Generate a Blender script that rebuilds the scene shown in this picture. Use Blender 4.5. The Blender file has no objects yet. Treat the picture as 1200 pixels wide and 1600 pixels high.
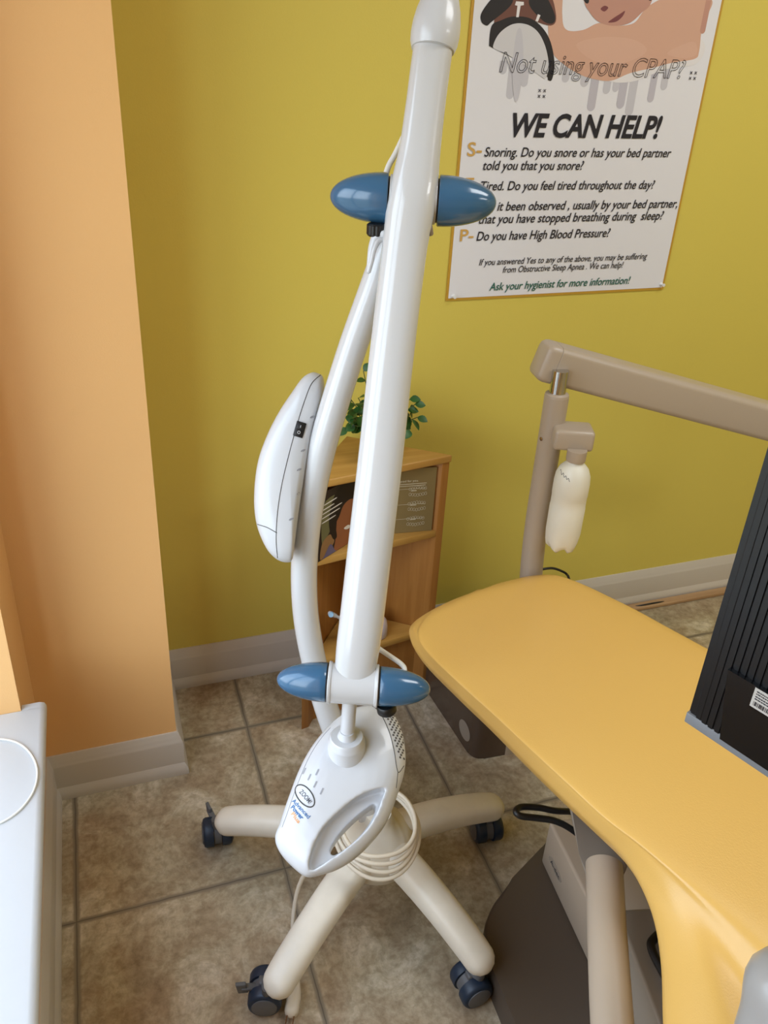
import bpy, bmesh, math, random
from mathutils import Vector, Matrix
from mathutils.bvhtree import BVHTree
random.seed(7)
PI = math.pi
SC = bpy.context.scene
COL = SC.collection

# ------------------------------------------------------------------ camera, world, lights, exposure
cam_data = bpy.data.cameras.new('camera')
cam = bpy.data.objects.new('camera', cam_data)
COL.objects.link(cam)
cam.matrix_world = Matrix([[0.950782, 0.10871, -0.290164, 0.0], [-0.307623, 0.443473, -0.841843, 0.0], [0.037163, 0.889671, 0.455088, 1.5], [0.0, 0.0, 0.0, 1.0]])
cam_data.sensor_fit = 'VERTICAL'
cam_data.sensor_height = 36.0
cam_data.lens = 28.3392
cam_data.shift_x = 0.02369
cam_data.shift_y = -0.04319
cam_data.clip_start = 0.02
SC.camera = cam
SC.view_settings.view_transform = 'Standard'
SC.view_settings.look = 'None'
SC.view_settings.gamma = 1.0
SC.view_settings.use_curve_mapping = False
SC.view_settings.exposure = -0.25

world = bpy.data.worlds.new('daylight')
SC.world = world
world.use_nodes = True
wn, wl = world.node_tree.nodes, world.node_tree.links
wb = wn['Background']
wtc = wn.new('ShaderNodeTexCoord')
wsep = wn.new('ShaderNodeSeparateXYZ')
wr = wn.new('ShaderNodeValToRGB')
wl.new(wtc.outputs['Generated'], wsep.inputs['Vector'])
wmr = wn.new('ShaderNodeMapRange')
wmr.inputs['From Min'].default_value = -1.0
wl.new(wsep.outputs['Z'], wmr.inputs['Value'])
wl.new(wmr.outputs['Result'], wr.inputs['Fac'])
we = wr.color_ramp.elements
we[0].position, we[0].color = 0.0, (0.16, 0.17, 0.15, 1)
we[1].position, we[1].color = 1.0, (0.42, 0.58, 0.85, 1)
for p_, c_ in ((0.47, (0.22, 0.24, 0.22, 1)), (0.52, (0.80, 0.90, 1.0, 1)), (0.70, (0.78, 0.90, 1.0, 1))):
    e_ = we.new(p_)
    e_.color = c_
wl.new(wr.outputs['Color'], wb.inputs['Color'])
wb.inputs['Strength'].default_value = 8.0


def area(name, loc, target, sx, sy, power, color):
    ld = bpy.data.lights.new(name, 'AREA')
    ld.shape = 'RECTANGLE'
    ld.size, ld.size_y = sx, sy
    ld.energy = power
    ld.color = color
    o = bpy.data.objects.new(name, ld)
    COL.objects.link(o)
    o.location = loc
    o.rotation_euler = (Vector(target) - Vector(loc)).to_track_quat('-Z', 'Y').to_euler()
    return o


# portals that guide the daylight through the window
for nm_, lo_, ta_, sx_, sy_ in (('window_portal', (-0.449, 0.641, 1.2565), (2, 0.641, 1.2565), 1.18, 1.687),):
    po_ = area(nm_, lo_, ta_, sx_, sy_, 1, (1, 1, 1))
    po_.data.cycles.is_portal = True
# unseen overhead fill lights, added to brighten the back wall and chair
for cx_, cy_ in ((1.55, 0.55), (2.4, -0.9)):
    area('ceiling_fill', (cx_, cy_, 2.52), (cx_, cy_, 0), 1.1, 0.55, 23.0, (0.93, 0.965, 1.0))


# ------------------------------------------------------------------ materials
def lin(r, g, b):
    def f(v):
        v /= 255.0
        return v / 12.92 if v <= 0.04045 else ((v + 0.055) / 1.055) ** 2.4
    return (f(r), f(g), f(b), 1.0)


def mat(name, rgb, rough=0.5, metal=0.0, coat=0.0, bump=0.0, bump_scale=200.0, spec=0.5, mottled=0.0, mscale=6.0):
    m = bpy.data.materials.new(name)
    m.use_nodes = True
    nt = m.node_tree
    b = nt.nodes['Principled BSDF']
    b.inputs['Base Color'].default_value = lin(*rgb)
    b.inputs['Roughness'].default_value = rough
    b.inputs['Metallic'].default_value = metal
    b.inputs['Coat Weight'].default_value = coat
    b.inputs['Specular IOR Level'].default_value = spec
    tc = nt.nodes.new('ShaderNodeTexCoord')
    if mottled:
        n = nt.nodes.new('ShaderNodeTexNoise')
        n.inputs['Scale'].default_value = mscale
        n.inputs['Detail'].default_value = 5
        nt.links.new(tc.outputs['Object'], n.inputs['Vector'])
        r = nt.nodes.new('ShaderNodeValToRGB')
        a = lin(*rgb)
        r.color_ramp.elements[0].color = tuple(v * (1 - mottled) for v in a[:3]) + (1,)
        r.color_ramp.elements[1].color = tuple(min(1, v * (1 + mottled)) for v in a[:3]) + (1,)
        r.color_ramp.elements[0].position = 0.3
        r.color_ramp.elements[1].position = 0.7
        nt.links.new(n.outputs['Fac'], r.inputs['Fac'])
        nt.links.new(r.outputs['Color'], b.inputs['Base Color'])
    if bump:
        n2 = nt.nodes.new('ShaderNodeTexNoise')
        n2.inputs['Scale'].default_value = bump_scale
        n2.inputs['Detail'].default_value = 3
        nt.links.new(tc.outputs['Object'], n2.inputs['Vector'])
        bp = nt.nodes.new('ShaderNodeBump')
        bp.inputs['Strength'].default_value = bump
        bp.inputs['Distance'].default_value = 0.002
        nt.links.new(n2.outputs['Fac'], bp.inputs['Height'])
        nt.links.new(bp.outputs['Normal'], b.inputs['Normal'])
    return m


def wood_mat(name, dark, light, axis=2):
    m = bpy.data.materials.new(name)
    m.use_nodes = True
    nt = m.node_tree
    b = nt.nodes['Principled BSDF']
    tc = nt.nodes.new('ShaderNodeTexCoord')
    mp = nt.nodes.new('ShaderNodeMapping')
    s = [60, 60, 60]
    s[axis] = 4
    mp.inputs['Scale'].default_value = s
    n = nt.nodes.new('ShaderNodeTexNoise')
    n.inputs['Scale'].default_value = 1.0
    n.inputs['Detail'].default_value = 6
    n.inputs['Distortion'].default_value = 0.6
    r = nt.nodes.new('ShaderNodeValToRGB')
    r.color_ramp.elements[0].color = lin(*dark)
    r.color_ramp.elements[1].color = lin(*light)
    r.color_ramp.elements[0].position = 0.3
    r.color_ramp.elements[1].position = 0.7
    nt.links.new(tc.outputs['Object'], mp.inputs['Vector'])
    nt.links.new(mp.outputs['Vector'], n.inputs['Vector'])
    nt.links.new(n.outputs['Fac'], r.inputs['Fac'])
    nt.links.new(r.outputs['Color'], b.inputs['Base Color'])
    b.inputs['Roughness'].default_value = 0.45
    return m


def floor_mat():
    m = bpy.data.materials.new('stone_look_vinyl_tile')
    m.use_nodes = True
    nt = m.node_tree
    N, L = nt.nodes, nt.links
    b = N['Principled BSDF']
    tc = N.new('ShaderNodeTexCoord')

    def math_(op, a, c=None):
        nd = N.new('ShaderNodeMath')
        nd.operation = op
        for k, v in enumerate((a, c)):
            if v is None:
                continue
            if isinstance(v, (int, float)):
                nd.inputs[k].default_value = v
            else:
                L.new(v, nd.inputs[k])
        return nd.outputs[0]
    # slight wobble of the joints
    nz = N.new('ShaderNodeTexNoise')
    nz.inputs['Scale'].default_value = 25
    L.new(tc.outputs['Object'], nz.inputs['Vector'])
    wob = math_('MULTIPLY', math_('SUBTRACT', nz.outputs['Fac'], 0.5), 0.004)
    sep = N.new('ShaderNodeSeparateXYZ')
    L.new(tc.outputs['Object'], sep.inputs['Vector'])

    def dist(out, off):
        t = math_('DIVIDE', math_('ADD', math_('SUBTRACT', out, off), wob), 0.4085)
        fr = math_('FRACT', math_('ADD', t, 40.5))
        return math_('MULTIPLY', math_('ABSOLUTE', math_('SUBTRACT', fr, 0.5)), 0.4085)
    d = math_('MINIMUM', dist(sep.outputs['X'], -0.1625), dist(sep.outputs['Y'], 1.0825))
    mr = N.new('ShaderNodeMapRange')
    mr.inputs['From Min'].default_value = 0.0035
    mr.inputs['From Max'].default_value = 0.0080
    L.new(d, mr.inputs['Value'])
    ml = N.new('ShaderNodeMapRange')
    ml.inputs['From Min'].default_value = 0.0007
    ml.inputs['From Max'].default_value = 0.0017
    L.new(d, ml.inputs['Value'])

    def ramp(scale, detail, cols, rough=0.6, dist_=0.3):
        n = N.new('ShaderNodeTexNoise')
        n.inputs['Scale'].default_value = scale
        n.inputs['Detail'].default_value = detail
        n.inputs['Roughness'].default_value = rough
        n.inputs['Distortion'].default_value = dist_
        L.new(tc.outputs['Object'], n.inputs['Vector'])
        r = N.new('ShaderNodeValToRGB')
        e = r.color_ramp.elements
        e[0].position, e[0].color = cols[0][0], lin(*cols[0][1])
        e[1].position, e[1].color = cols[-1][0], lin(*cols[-1][1])
        for p, c in cols[1:-1]:
            q = e.new(p)
            q.color = lin(*c)
        L.new(n.outputs['Fac'], r.inputs['Fac'])
        return n, r
    n1, r1 = ramp(9.0, 12, [(0.32, (136, 116, 92)), (0.45, (168, 150, 124)), (0.55, (192, 180, 155)), (0.66, (232, 223, 204))], 0.68, 0.6)
    n2, r2 = ramp(2.6, 3, [(0.35, (190, 158, 128)), (0.65, (178, 176, 152))])
    mx = N.new('ShaderNodeMix')
    mx.data_type = 'RGBA'
    mx.inputs['Factor'].default_value = 0.35
    L.new(r1.outputs['Color'], mx.inputs['A'])
    L.new(r2.outputs['Color'], mx.inputs['B'])
    n3, r3 = ramp(60, 4, [(0.35, (205, 200, 192)), (0.6, (255, 255, 255))], 0.7)
    mm = N.new('ShaderNodeMix')
    mm.data_type = 'RGBA'
    mm.blend_type = 'MULTIPLY'
    mm.inputs['Factor'].default_value = 0.8
    L.new(mx.outputs['Result'], mm.inputs['A'])
    L.new(r3.outputs['Color'], mm.inputs['B'])
    g = N.new('ShaderNodeMix')
    g.data_type = 'RGBA'
    g.inputs['A'].default_value = lin(138, 126, 108)
    L.new(mr.outputs['Result'], g.inputs['Factor'])
    L.new(mm.outputs['Result'], g.inputs['B'])
    g2 = N.new('ShaderNodeMix')
    g2.data_type = 'RGBA'
    g2.inputs['A'].default_value = lin(104, 96, 84)
    L.new(ml.outputs['Result'], g2.inputs['Factor'])
    L.new(g.outputs['Result'], g2.inputs['B'])
    L.new(g2.outputs['Result'], b.inputs['Base Color'])
    b.inputs['Roughness'].default_value = 0.42
    bp = N.new('ShaderNodeBump')
    bp.inputs['Strength'].default_value = 0.15
    bp.inputs['Distance'].default_value = 0.002
    hs = math_('ADD', mr.outputs['Result'], math_('MULTIPLY', n1.outputs['Fac'], 0.6))
    L.new(hs, bp.inputs['Height'])
    L.new(bp.outputs['Normal'], b.inputs['Normal'])
    return m


def glass_mat(name):
    m = bpy.data.materials.new(name)
    m.use_nodes = True
    nt = m.node_tree
    nt.nodes.remove(nt.nodes['Principled BSDF'])
    out = nt.nodes['Material Output']
    t = nt.nodes.new('ShaderNodeBsdfTransparent')
    g = nt.nodes.new('ShaderNodeBsdfGlossy')
    g.inputs['Roughness'].default_value = 0.03
    mx = nt.nodes.new('ShaderNodeMixShader')
    mx.inputs['Fac'].default_value = 0.08
    nt.links.new(t.outputs[0], mx.inputs[1])
    nt.links.new(g.outputs[0], mx.inputs[2])
    nt.links.new(mx.outputs[0], out.inputs['Surface'])
    return m


M = dict(
    orange=mat('orange_wall_paint', (234, 184, 122), 0.55, bump=0.12, bump_scale=350),
    yellow=mat('yellow_wall_paint', (214, 195, 90), 0.5, bump=0.10, bump_scale=350),
    ceiling=mat('ceiling_white', (235, 233, 226), 0.8),
    base=mat('baseboard_taupe_paint', (200, 191, 180), 0.45),
    sillw=mat('white_gloss_paint', (206, 208, 210), 0.35, bump=0.1, bump_scale=60),
    floor=floor_mat(),
    white=mat('white_enamel', (202, 202, 203), 0.2, coat=0.5),
    white2=mat('white_plastic', (202, 203, 206), 0.28, coat=0.25),
    cream=mat('cream_enamel', (226, 218, 202), 0.4, mottled=0.05, mscale=25),
    cordc=mat('beige_cord_rubber', (210, 198, 178), 0.5),
    wcord=mat('white_cord_rubber', (225, 222, 215), 0.45),
    blue=mat('blue_gloss_plastic', (56, 98, 132), 0.18, coat=0.4),
    black=mat('black_plastic', (20, 20, 22), 0.4),
    seam=mat('seam_gap', (70, 68, 66), 0.8),
    grey=mat('grey_caster_plastic', (92, 92, 94), 0.45),
    navy=mat('navy_tyre_rubber', (26, 42, 62), 0.45),
    hole=mat('dark_hole', (92, 88, 86), 0.8),
    slot=mat('grey_indicator', (150, 150, 156), 0.5),
    print_blue=mat('blue_print', (50, 104, 158), 0.5),
    print_orange=mat('orange_print', (228, 168, 118), 0.5),
    print_dark=mat('dark_print', (70, 72, 78), 0.5),
    brass=mat('brass_prong', (150, 105, 70), 0.35, metal=0.9),
    pad=mat('yellow_vinyl_upholstery', (223, 179, 98), 0.36, bump=0.12, bump_scale=420, coat=0.05),
    taupe=mat('taupe_enamel', (176, 160, 142), 0.35, coat=0.1),
    taupe2=mat('taupe_grey_plastic', (142, 132, 120), 0.4),
    brown=mat('dark_taupe_plastic', (82, 70, 59), 0.5),
    bronze=mat('bronze_floor_box', (92, 76, 64), 0.22, metal=0.3),
    sticker=mat('grey_sticker', (150, 138, 124), 0.6),
    chrome=mat('chrome', (205, 205, 205), 0.15, metal=1.0),
    bottle=mat('milky_bottle_plastic', (226, 222, 208), 0.35, mottled=0.03, mscale=20),
    mblack=mat('monitor_black_plastic', (17, 18, 21), 0.33),
    mflat=mat('monitor_gloss_black', (12, 13, 15), 0.25),
    mgrey=mat('monitor_grey_bezel', (122, 125, 130), 0.4),
    label=mat('label_paper', (190, 186, 180), 0.6),
    screen=mat('screen_glass', (10, 11, 13), 0.1),
    armgrey=mat('grey_armrest_plastic', (160, 158, 156), 0.3, coat=0.2),
    wood=wood_mat('maple_veneer_upright', (152, 98, 40), (170, 116, 54), 2),
    woodx=wood_mat('maple_veneer_flat', (176, 130, 60), (196, 150, 78), 0),
    wood_edge=mat('maple_edge', (196, 150, 86), 0.45),
    shoe=wood_mat('pine_strip', (160, 124, 86), (188, 152, 112), 0),
    paper=mat('poster_paper', (226, 225, 231), 0.55),
    gold=mat('poster_gold_border', (190, 146, 50), 0.5),
    ink=mat('poster_black_ink', (28, 26, 38), 0.6),
    inkgold=mat('poster_gold_ink', (204, 160, 84), 0.6),
    inkgreen=mat('poster_green_ink', (34, 98, 84), 0.6),
    pin=mat('clear_pin_plastic', (226, 226, 226), 0.2),
    leaf=mat('leaf_green', (38, 82, 28), 0.45, mottled=0.3, mscale=60),
    stem=mat('stem_green', (84, 92, 46), 0.6),
    soil=mat('potting_soil', (62, 48, 38), 0.9),
    glass=glass_mat('clear_glass'),
    khaki_ink=mat('khaki_white_ink', (214, 206, 184), 0.6),
    khaki=mat('khaki_card', (128, 108, 68), 0.5),
    photo_dark=mat('photo_dark_brown', (44, 32, 28), 0.5),
    cableblack=mat('black_cable_rubber', (22, 22, 24), 0.4),
    lilac=mat('pale_lilac_plastic', (214, 200, 206), 0.35),
    bluew=mat('pale_blue_bristles', (150, 190, 220), 0.5),
)


# ------------------------------------------------------------------ geometry helpers
def world_origin(o):
    v = Vector((0, 0, 0))
    while o is not None:
        v += o.location
        o = o.parent
    return v


def thing(name, label, cat, loc, group=None):
    o = bpy.data.objects.new(name, None)
    COL.objects.link(o)
    o.empty_display_size = 0.05
    o.location = loc
    o['label'] = label
    o['category'] = cat
    if group:
        o['group'] = group
    return o


def tag(o, label, cat, group=None):
    o['label'] = label
    o['category'] = cat
    if group:
        o['group'] = group
    return o


def struct(o):
    o['kind'] = 'structure'
    return o


class G:
    """collects verts / faces in world coordinates"""

    def __init__(s):
        s.v, s.f, s.m = [], [], []

    def add(s, verts, faces, mi=0):
        k = len(s.v)
        s.v += [Vector(p) for p in verts]
        s.f += [[i + k for i in f] for f in faces]
        s.m += [mi] * len(faces)
        return s

    def build(s, name, mats, parent=None, smooth=True, angle=40, origin=None):
        me = bpy.data.meshes.new(name)
        if parent is not None:
            org = world_origin(parent)
        else:
            org = Vector(origin) if origin is not None else sum(s.v, Vector()) / max(1, len(s.v))
        me.from_pydata([tuple(p - org) for p in s.v], [], s.f)
        if not isinstance(mats, (list, tuple)):
            mats = [mats]
        for m_ in mats:
            me.materials.append(m_)
        if len(mats) > 1:
            me.polygons.foreach_set('material_index', s.m)
        bm = bmesh.new()
        bm.from_mesh(me)
        bmesh.ops.recalc_face_normals(bm, faces=bm.faces)
        bm.to_mesh(me)
        bm.free()
        if smooth:
            me.shade_smooth()
            me.set_sharp_from_angle(angle=math.radians(angle))
        me.update()
        o = bpy.data.objects.new(name, me)
        COL.objects.link(o)
        if parent is not None:
            o.parent = parent
        else:
            o.location = org
        return o


def cr(pts, n=8, closed=False):
    """Catmull-Rom resample of a list of tuples (any dimension)"""
    P = [tuple(p) for p in pts]
    out = []
    N = len(P)
    rng = N if closed else N - 1
    for i in range(rng):
        if closed:
            p0, p1, p2, p3 = P[i - 1], P[i], P[(i + 1) % N], P[(i + 2) % N]
        else:
            p1, p2 = P[i], P[i + 1]
            p0 = P[i - 1] if i > 0 else tuple(2 * a - b for a, b in zip(p1, p2))
            p3 = P[i + 2] if i + 2 < N else tuple(2 * b - a for a, b in zip(p1, p2))
        for k in range(n):
            t = k / n
            out.append(tuple(0.5 * (2 * b + (c - a) * t + (2 * a - 5 * b + 4 * c - d) * t * t + (3 * b - a - 3 * c + d) * t ** 3)
                             for a, b, c, d in zip(p0, p1, p2, p3)))
    if not closed:
        out.append(P[-1])
    return out


def sweep(g, pts, r, n=24, side=None, flat=1.0, round_ends=True, mi=0, closed=False, expo=2.0):
    """tube along pts; r number or list; side = direction of the first half axis; flat = ratio of the second half axis"""
    P = [Vector(p) for p in pts]
    K = len(P)
    R = [r] * K if isinstance(r, (int, float)) else list(r)
    T = []
    for i in range(K):
        if closed:
            t = P[(i + 1) % K] - P[i - 1]
        else:
            t = P[min(i + 1, K - 1)] - P[max(i - 1, 0)]
        T.append(t.normalized())
    rings = []
    ref = Vector(side) if side is not None else (Vector((0, 0, 1)) if abs(T[0].z) < 0.9 else Vector((1, 0, 0)))
    seq = [(P[i], T[i], R[i]) for i in range(K)]
    if round_ends and not closed:
        st, en = [], []
        for a in (80, 55, 30, 12):
            ca, sa = math.cos(math.radians(a)), math.sin(math.radians(a))
            st.append((P[0] - T[0] * R[0] * sa, T[0], R[0] * ca))
            en.append((P[-1] + T[-1] * R[-1] * sa, T[-1], R[-1] * ca))
        seq = st + seq + en[::-1]
    for c, t, rr in seq:
        s_ = ref - t * ref.dot(t)
        s_.normalize()
        if side is None:
            ref = s_
        nn = t.cross(s_)
        ring = []
        for k in range(n):
            a = 2 * PI * k / n
            ca, sa = math.cos(a), math.sin(a)
            if expo != 2.0:
                ca = math.copysign(abs(ca) ** (2 / expo), ca)
                sa = math.copysign(abs(sa) ** (2 / expo), sa)
            ring.append(c + s_ * ca * rr + nn * sa * rr * flat)
        rings.append(ring)
    v = [p for ring in rings for p in ring]
    f = []
    m = len(rings)
    for i in range(m if closed else m - 1):
        for k in range(n):
            a, b = i * n + k, i * n + (k + 1) % n
            j = (i + 1) % m
            f.append([a, b, j * n + (k + 1) % n, j * n + k])
    if not closed:
        f.append(list(range(n))[::-1])
        f.append(list(range((m - 1) * n, m * n)))
    return g.add(v, f, mi)


def basis(axis, ref=None):
    z = Vector(axis).normalized()
    r = Vector(ref) if ref is not None else (Vector((1, 0, 0)) if abs(z.x) < 0.9 else Vector((0, 1, 0)))
    x = (r - z * r.dot(z)).normalized()
    return x, z.cross(x), z


def lathe(g, prof, org, axis, n=32, ref=None, sx=1.0, sy=1.0, mi=0):
    x, y, z = basis(axis, ref)
    org = Vector(org)
    v, f = [], []
    m = len(prof)
    for r, h in prof:
        for k in range(n):
            a = 2 * PI * k / n
            v.append(org + z * h + x * r * math.cos(a) * sx + y * r * math.sin(a) * sy)
    for i in range(m - 1):
        for k in range(n):
            f.append([i * n + k, i * n + (k + 1) % n, (i + 1) * n + (k + 1) % n, (i + 1) * n + k])
    f.append(list(range(n))[::-1])
    f.append(list(range((m - 1) * n, m * n)))
    return g.add(v, f, mi)


def prism(g, pts, vec, mi=0):
    pts = [Vector(p) for p in pts]
    vec = Vector(vec)
    n = len(pts)
    f = [list(range(n))[::-1], list(range(n, 2 * n))]
    for k in range(n):
        f.append([k, (k + 1) % n, n + (k + 1) % n, n + k])
    return g.add(pts + [p + vec for p in pts], f, mi)


def box(g, lo, hi, mi=0):
    (x0, y0, z0), (x1, y1, z1) = lo, hi
    return prism(g, [(x0, y0, z0), (x1, y0, z0), (x1, y1, z0), (x0, y1, z0)], (0, 0, z1 - z0), mi)


def obox(g, org, ex, ey, ez, bev=0.0, seg=3, mi=0):
    """oriented box org + a*ex + b*ey + c*ez, a,b,c in 0..1, with bevel"""
    org, ex, ey, ez = Vector(org), Vector(ex), Vector(ey), Vector(ez)
    bm = bmesh.new()
    vs = [bm.verts.new(org + ex * a + ey * b + ez * c) for c in (0, 1) for b in (0, 1) for a in (0, 1)]
    for q in ((0, 2, 3, 1), (4, 5, 7, 6), (0, 1, 5, 4), (2, 6, 7, 3), (0, 4, 6, 2), (1, 3, 7, 5)):
        bm.faces.new([vs[i] for i in q])
    if bev:
        bmesh.ops.bevel(bm, geom=bm.edges[:], offset=bev, segments=seg, affect='EDGES', profile=0.5)
    bm.verts.ensure_lookup_table()
    bm.verts.index_update()
    v = [p.co.copy() for p in bm.verts]
    f = [[p.index for p in fa.verts] for fa in bm.faces]
    bm.free()
    return g.add(v, f, mi)


def bevel_prism(g, pts, vec, bev, seg=3, mi=0):
    bm = bmesh.new()
    lo = [bm.verts.new(Vector(p)) for p in pts]
    hi = [bm.verts.new(Vector(p) + Vector(vec)) for p in pts]
    n = len(pts)
    bm.faces.new(lo[::-1])
    bm.faces.new(hi)
    for k in range(n):
        bm.faces.new([lo[k], lo[(k + 1) % n], hi[(k + 1) % n], hi[k]])
    if bev:
        bmesh.ops.bevel(bm, geom=bm.edges[:], offset=bev, segments=seg, affect='EDGES', profile=0.5)
    bm.verts.index_update()
    v = [p.co.copy() for p in bm.verts]
    f = [[p.index for p in fa.verts] for fa in bm.faces]
    bm.free()
    return g.add(v, f, mi)


def modify(o, setup):
    """run modifiers set up by `setup(o)` and keep the result as plain mesh"""
    setup(o)
    bpy.context.view_layer.update()
    dg = bpy.context.evaluated_depsgraph_get()
    me = bpy.data.meshes.new_from_object(o.evaluated_get(dg))
    old = o.data
    o.modifiers.clear()
    o.data = me
    bpy.data.meshes.remove(old)
    return o


def text_mesh(body, shear=0.0, offset=0.0, spacing=1.0, outline=0.0):
    """verts (x,y) and faces of the text, normalised so that the height of a capital is 1"""
    cu = bpy.data.curves.new('lettering', 'FONT')
    cu.body = body
    cu.shear = shear
    cu.offset = offset
    cu.space_character = spacing
    cu.resolution_u = 4
    if outline:
        cu.fill_mode = 'NONE'
        cu.bevel_depth = outline
        cu.bevel_resolution = 0
    o = bpy.data.objects.new('lettering', cu)
    COL.objects.link(o)
    bpy.context.view_layer.update()
    dg = bpy.context.evaluated_depsgraph_get()
    me = bpy.data.meshes.new_from_object(o.evaluated_get(dg))
    v = [(p.co.x, p.co.y, p.co.z) for p in me.vertices]
    f = [list(p.vertices) for p in me.polygons]
    bpy.data.objects.remove(o)
    bpy.data.curves.remove(cu)
    bpy.data.meshes.remove(me)
    return v, f


CAP = max(p[1] for p in text_mesh('H')[0])


def put_text(g, body, org, right, up, width, cap, nrm, shear=0.0, offset=0.0, mi=0, outline=0.0, spacing=1.0):
    """text with its first letter at org, stretched to the given width and capital height"""
    v, f = text_mesh(body, shear, offset, spacing, outline)
    x0, x1 = min(p[0] for p in v), max(p[0] for p in v)
    sx = width / (x1 - x0)
    sy = cap / CAP
    org, right, up, nrm = Vector(org), Vector(right), Vector(up), Vector(nrm)
    vv = [org + right * ((p[0] - x0) * sx) + up * (p[1] * sy) + nrm * (p[2] * min(sx, sy)) for p in v]
    return g.add(vv, f, mi)


def drape(g, bvh, n, lift=0.0006):
    """press the collected verts along -n on to a surface"""
    n = Vector(n).normalized()
    for i, p in enumerate(g.v):
        hit = bvh.ray_cast(p + n * 0.3, -n, 0.6)
        if hit[0] is not None:
            g.v[i] = hit[0] + n * lift
    return g


def bvh_of(o):
    org = world_origin(o)
    return BVHTree.FromPolygons([v.co + org for v in o.data.vertices], [list(p.vertices) for p in o.data.polygons])


def disc(g, c, n, r, seg=16, ref=None, sx=1.0, sy=1.0, mi=0):
    x, y, z = basis(n, ref)
    c = Vector(c)
    return g.add([c + x * r * sx * math.cos(2 * PI * k / seg) + y * r * sy * math.sin(2 * PI * k / seg) for k in range(seg)], [list(range(seg))], mi)

# ------------------------------------------------------------------ the room
YW, XL, YP, XP = 1.69, -0.209, 1.405, 0.070     # back wall, left wall, pier front, pier side
XR, YF, HC = 3.2, -2.4, 2.6                     # right wall, front wall, ceiling
SZ = 0.413                                      # window sill height

g = G(); box(g, (-0.5, YF - 0.1, -0.1), (XR + 0.1, YW + 0.1, 0.0))
fl = struct(g.build('floor', M['floor'], smooth=False, origin=(0, 0, 0)))
g = G(); box(g, (-0.5, YF - 0.1, HC), (XR + 0.1, YW + 0.1, HC + 0.1))
struct(g.build('ceiling', M['ceiling'], smooth=False))
g = G(); box(g, (XP, YW, 0), (XR, YW + 0.1, HC))
struct(g.build('wall_back', M['yellow'], smooth=False, origin=(0, 0, 0)))
g = G(); box(g, (XR, YF, 0), (XR + 0.1, YW, HC))
struct(g.build('wall_right', M['yellow'], smooth=False, origin=(0, 0, 0)))
g = G(); box(g, (XL, YP, 0), (XP, YW + 0.1, HC))
struct(g.build('wall_corner', M['orange'], smooth=False, origin=(0, 0, 0)))


def wall_with_hole(name, m, axis, c0, c1, a0, a1, h0, h1, z0, z1):
    """a wall slab between c0..c1 across `axis`, running a0..a1, with a window hole h0..h1 / z0..z1"""
    g_ = G()
    for (p, q, u, w) in ((a0, h0, 0, HC), (h1, a1, 0, HC), (h0, h1, 0, z0), (h0, h1, z1, HC)):
        if axis == 'x':
            box(g_, (c0, p, u), (c1, q, w))
        else:
            box(g_, (p, c0, u), (q, c1, w))
    return struct(g_.build(name, m, smooth=False, origin=(0, 0, 0)))


wall_with_hole('wall_left', M['orange'], 'x', XL - 0.26, XL, YF, YP, 0.05, 1.232, SZ - 0.03, 2.1)
g = G(); box(g, (XL - 0.26, YF - 0.1, 0), (XR, YF, HC))
struct(g.build('wall_front', M['yellow'], smooth=False, origin=(0, 0, 0)))


def window(name, axis, c, a0, a1, z0, z1):
    g_ = G()
    w = 0.045
    am = (a0 + a1) / 2
    for (p, q, u, v_) in ((a0, a0 + w, z0, z1), (a1 - w, a1, z0, z1), (a0 + w, a1 - w, z0, z0 + w), (a0 + w, a1 - w, z1 - w, z1), (am - w / 2, am + w / 2, z0 + w, z1 - w)):
        if axis == 'x':
            box(g_, (c - 0.025, p, u), (c + 0.025, q, v_))
        else:
            box(g_, (p, c - 0.025, u), (q, c + 0.025, v_))
    fr = struct(g_.build(name, M['sillw'], smooth=False))
    for p, q in ((a0 + w, am - w / 2), (am + w / 2, a1 - w)):
        gp = G()
        if axis == 'x':
            box(gp, (c - 0.003, p, z0 + w), (c + 0.003, q, z1 - w))
        else:
            box(gp, (p, c - 0.003, z0 + w), (q, c + 0.003, z1 - w))
        gp.build('pane', M['glass'], fr, smooth=False)
    return fr


window('window_1', 'x', XL - 0.22, 0.05, 1.232, SZ, 2.1)

# sill board with a horn past the jamb, rounded nose
g = G()
prof = [(-0.15, SZ - 0.03), (-0.178, SZ - 0.03), (-0.169, SZ - 0.026), (-0.167, SZ - 0.018), (-0.167, SZ - 0.010), (-0.170, SZ - 0.003), (-0.178, SZ)]
prof = [(XL - 0.20, SZ - 0.03)] + prof[1:] + [(XL - 0.20, SZ)]
prism(g, [(x, 0.051, z) for x, z in prof], (0, 1.231 - 0.051, 0))
prism(g, [(max(x, XL + 0.0005), 0.036, z) for x, z in prof], (0, 0.0145, 0))
prof2 = [(max(x, XL + 0.0005), z) for x, z in prof]
prism(g, [(x, 1.2305, z) for x, z in prof2], (0, 0.016, 0))
struct(g.build('trim_1', M['sillw'], angle=50))


# baseboards
BP = [(0, 0), (0.0195, 0), (0.020, 0.010), (0.0185, 0.018), (0.015, 0.026), (0.0125, 0.031), (0.0125, 0.090),
      (0.0115, 0.095), (0.0095, 0.099), (0.0085, 0.105), (0.006, 0.110), (0.0045, 0.116), (0.003, 0.119), (0, 0.119)]


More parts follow.
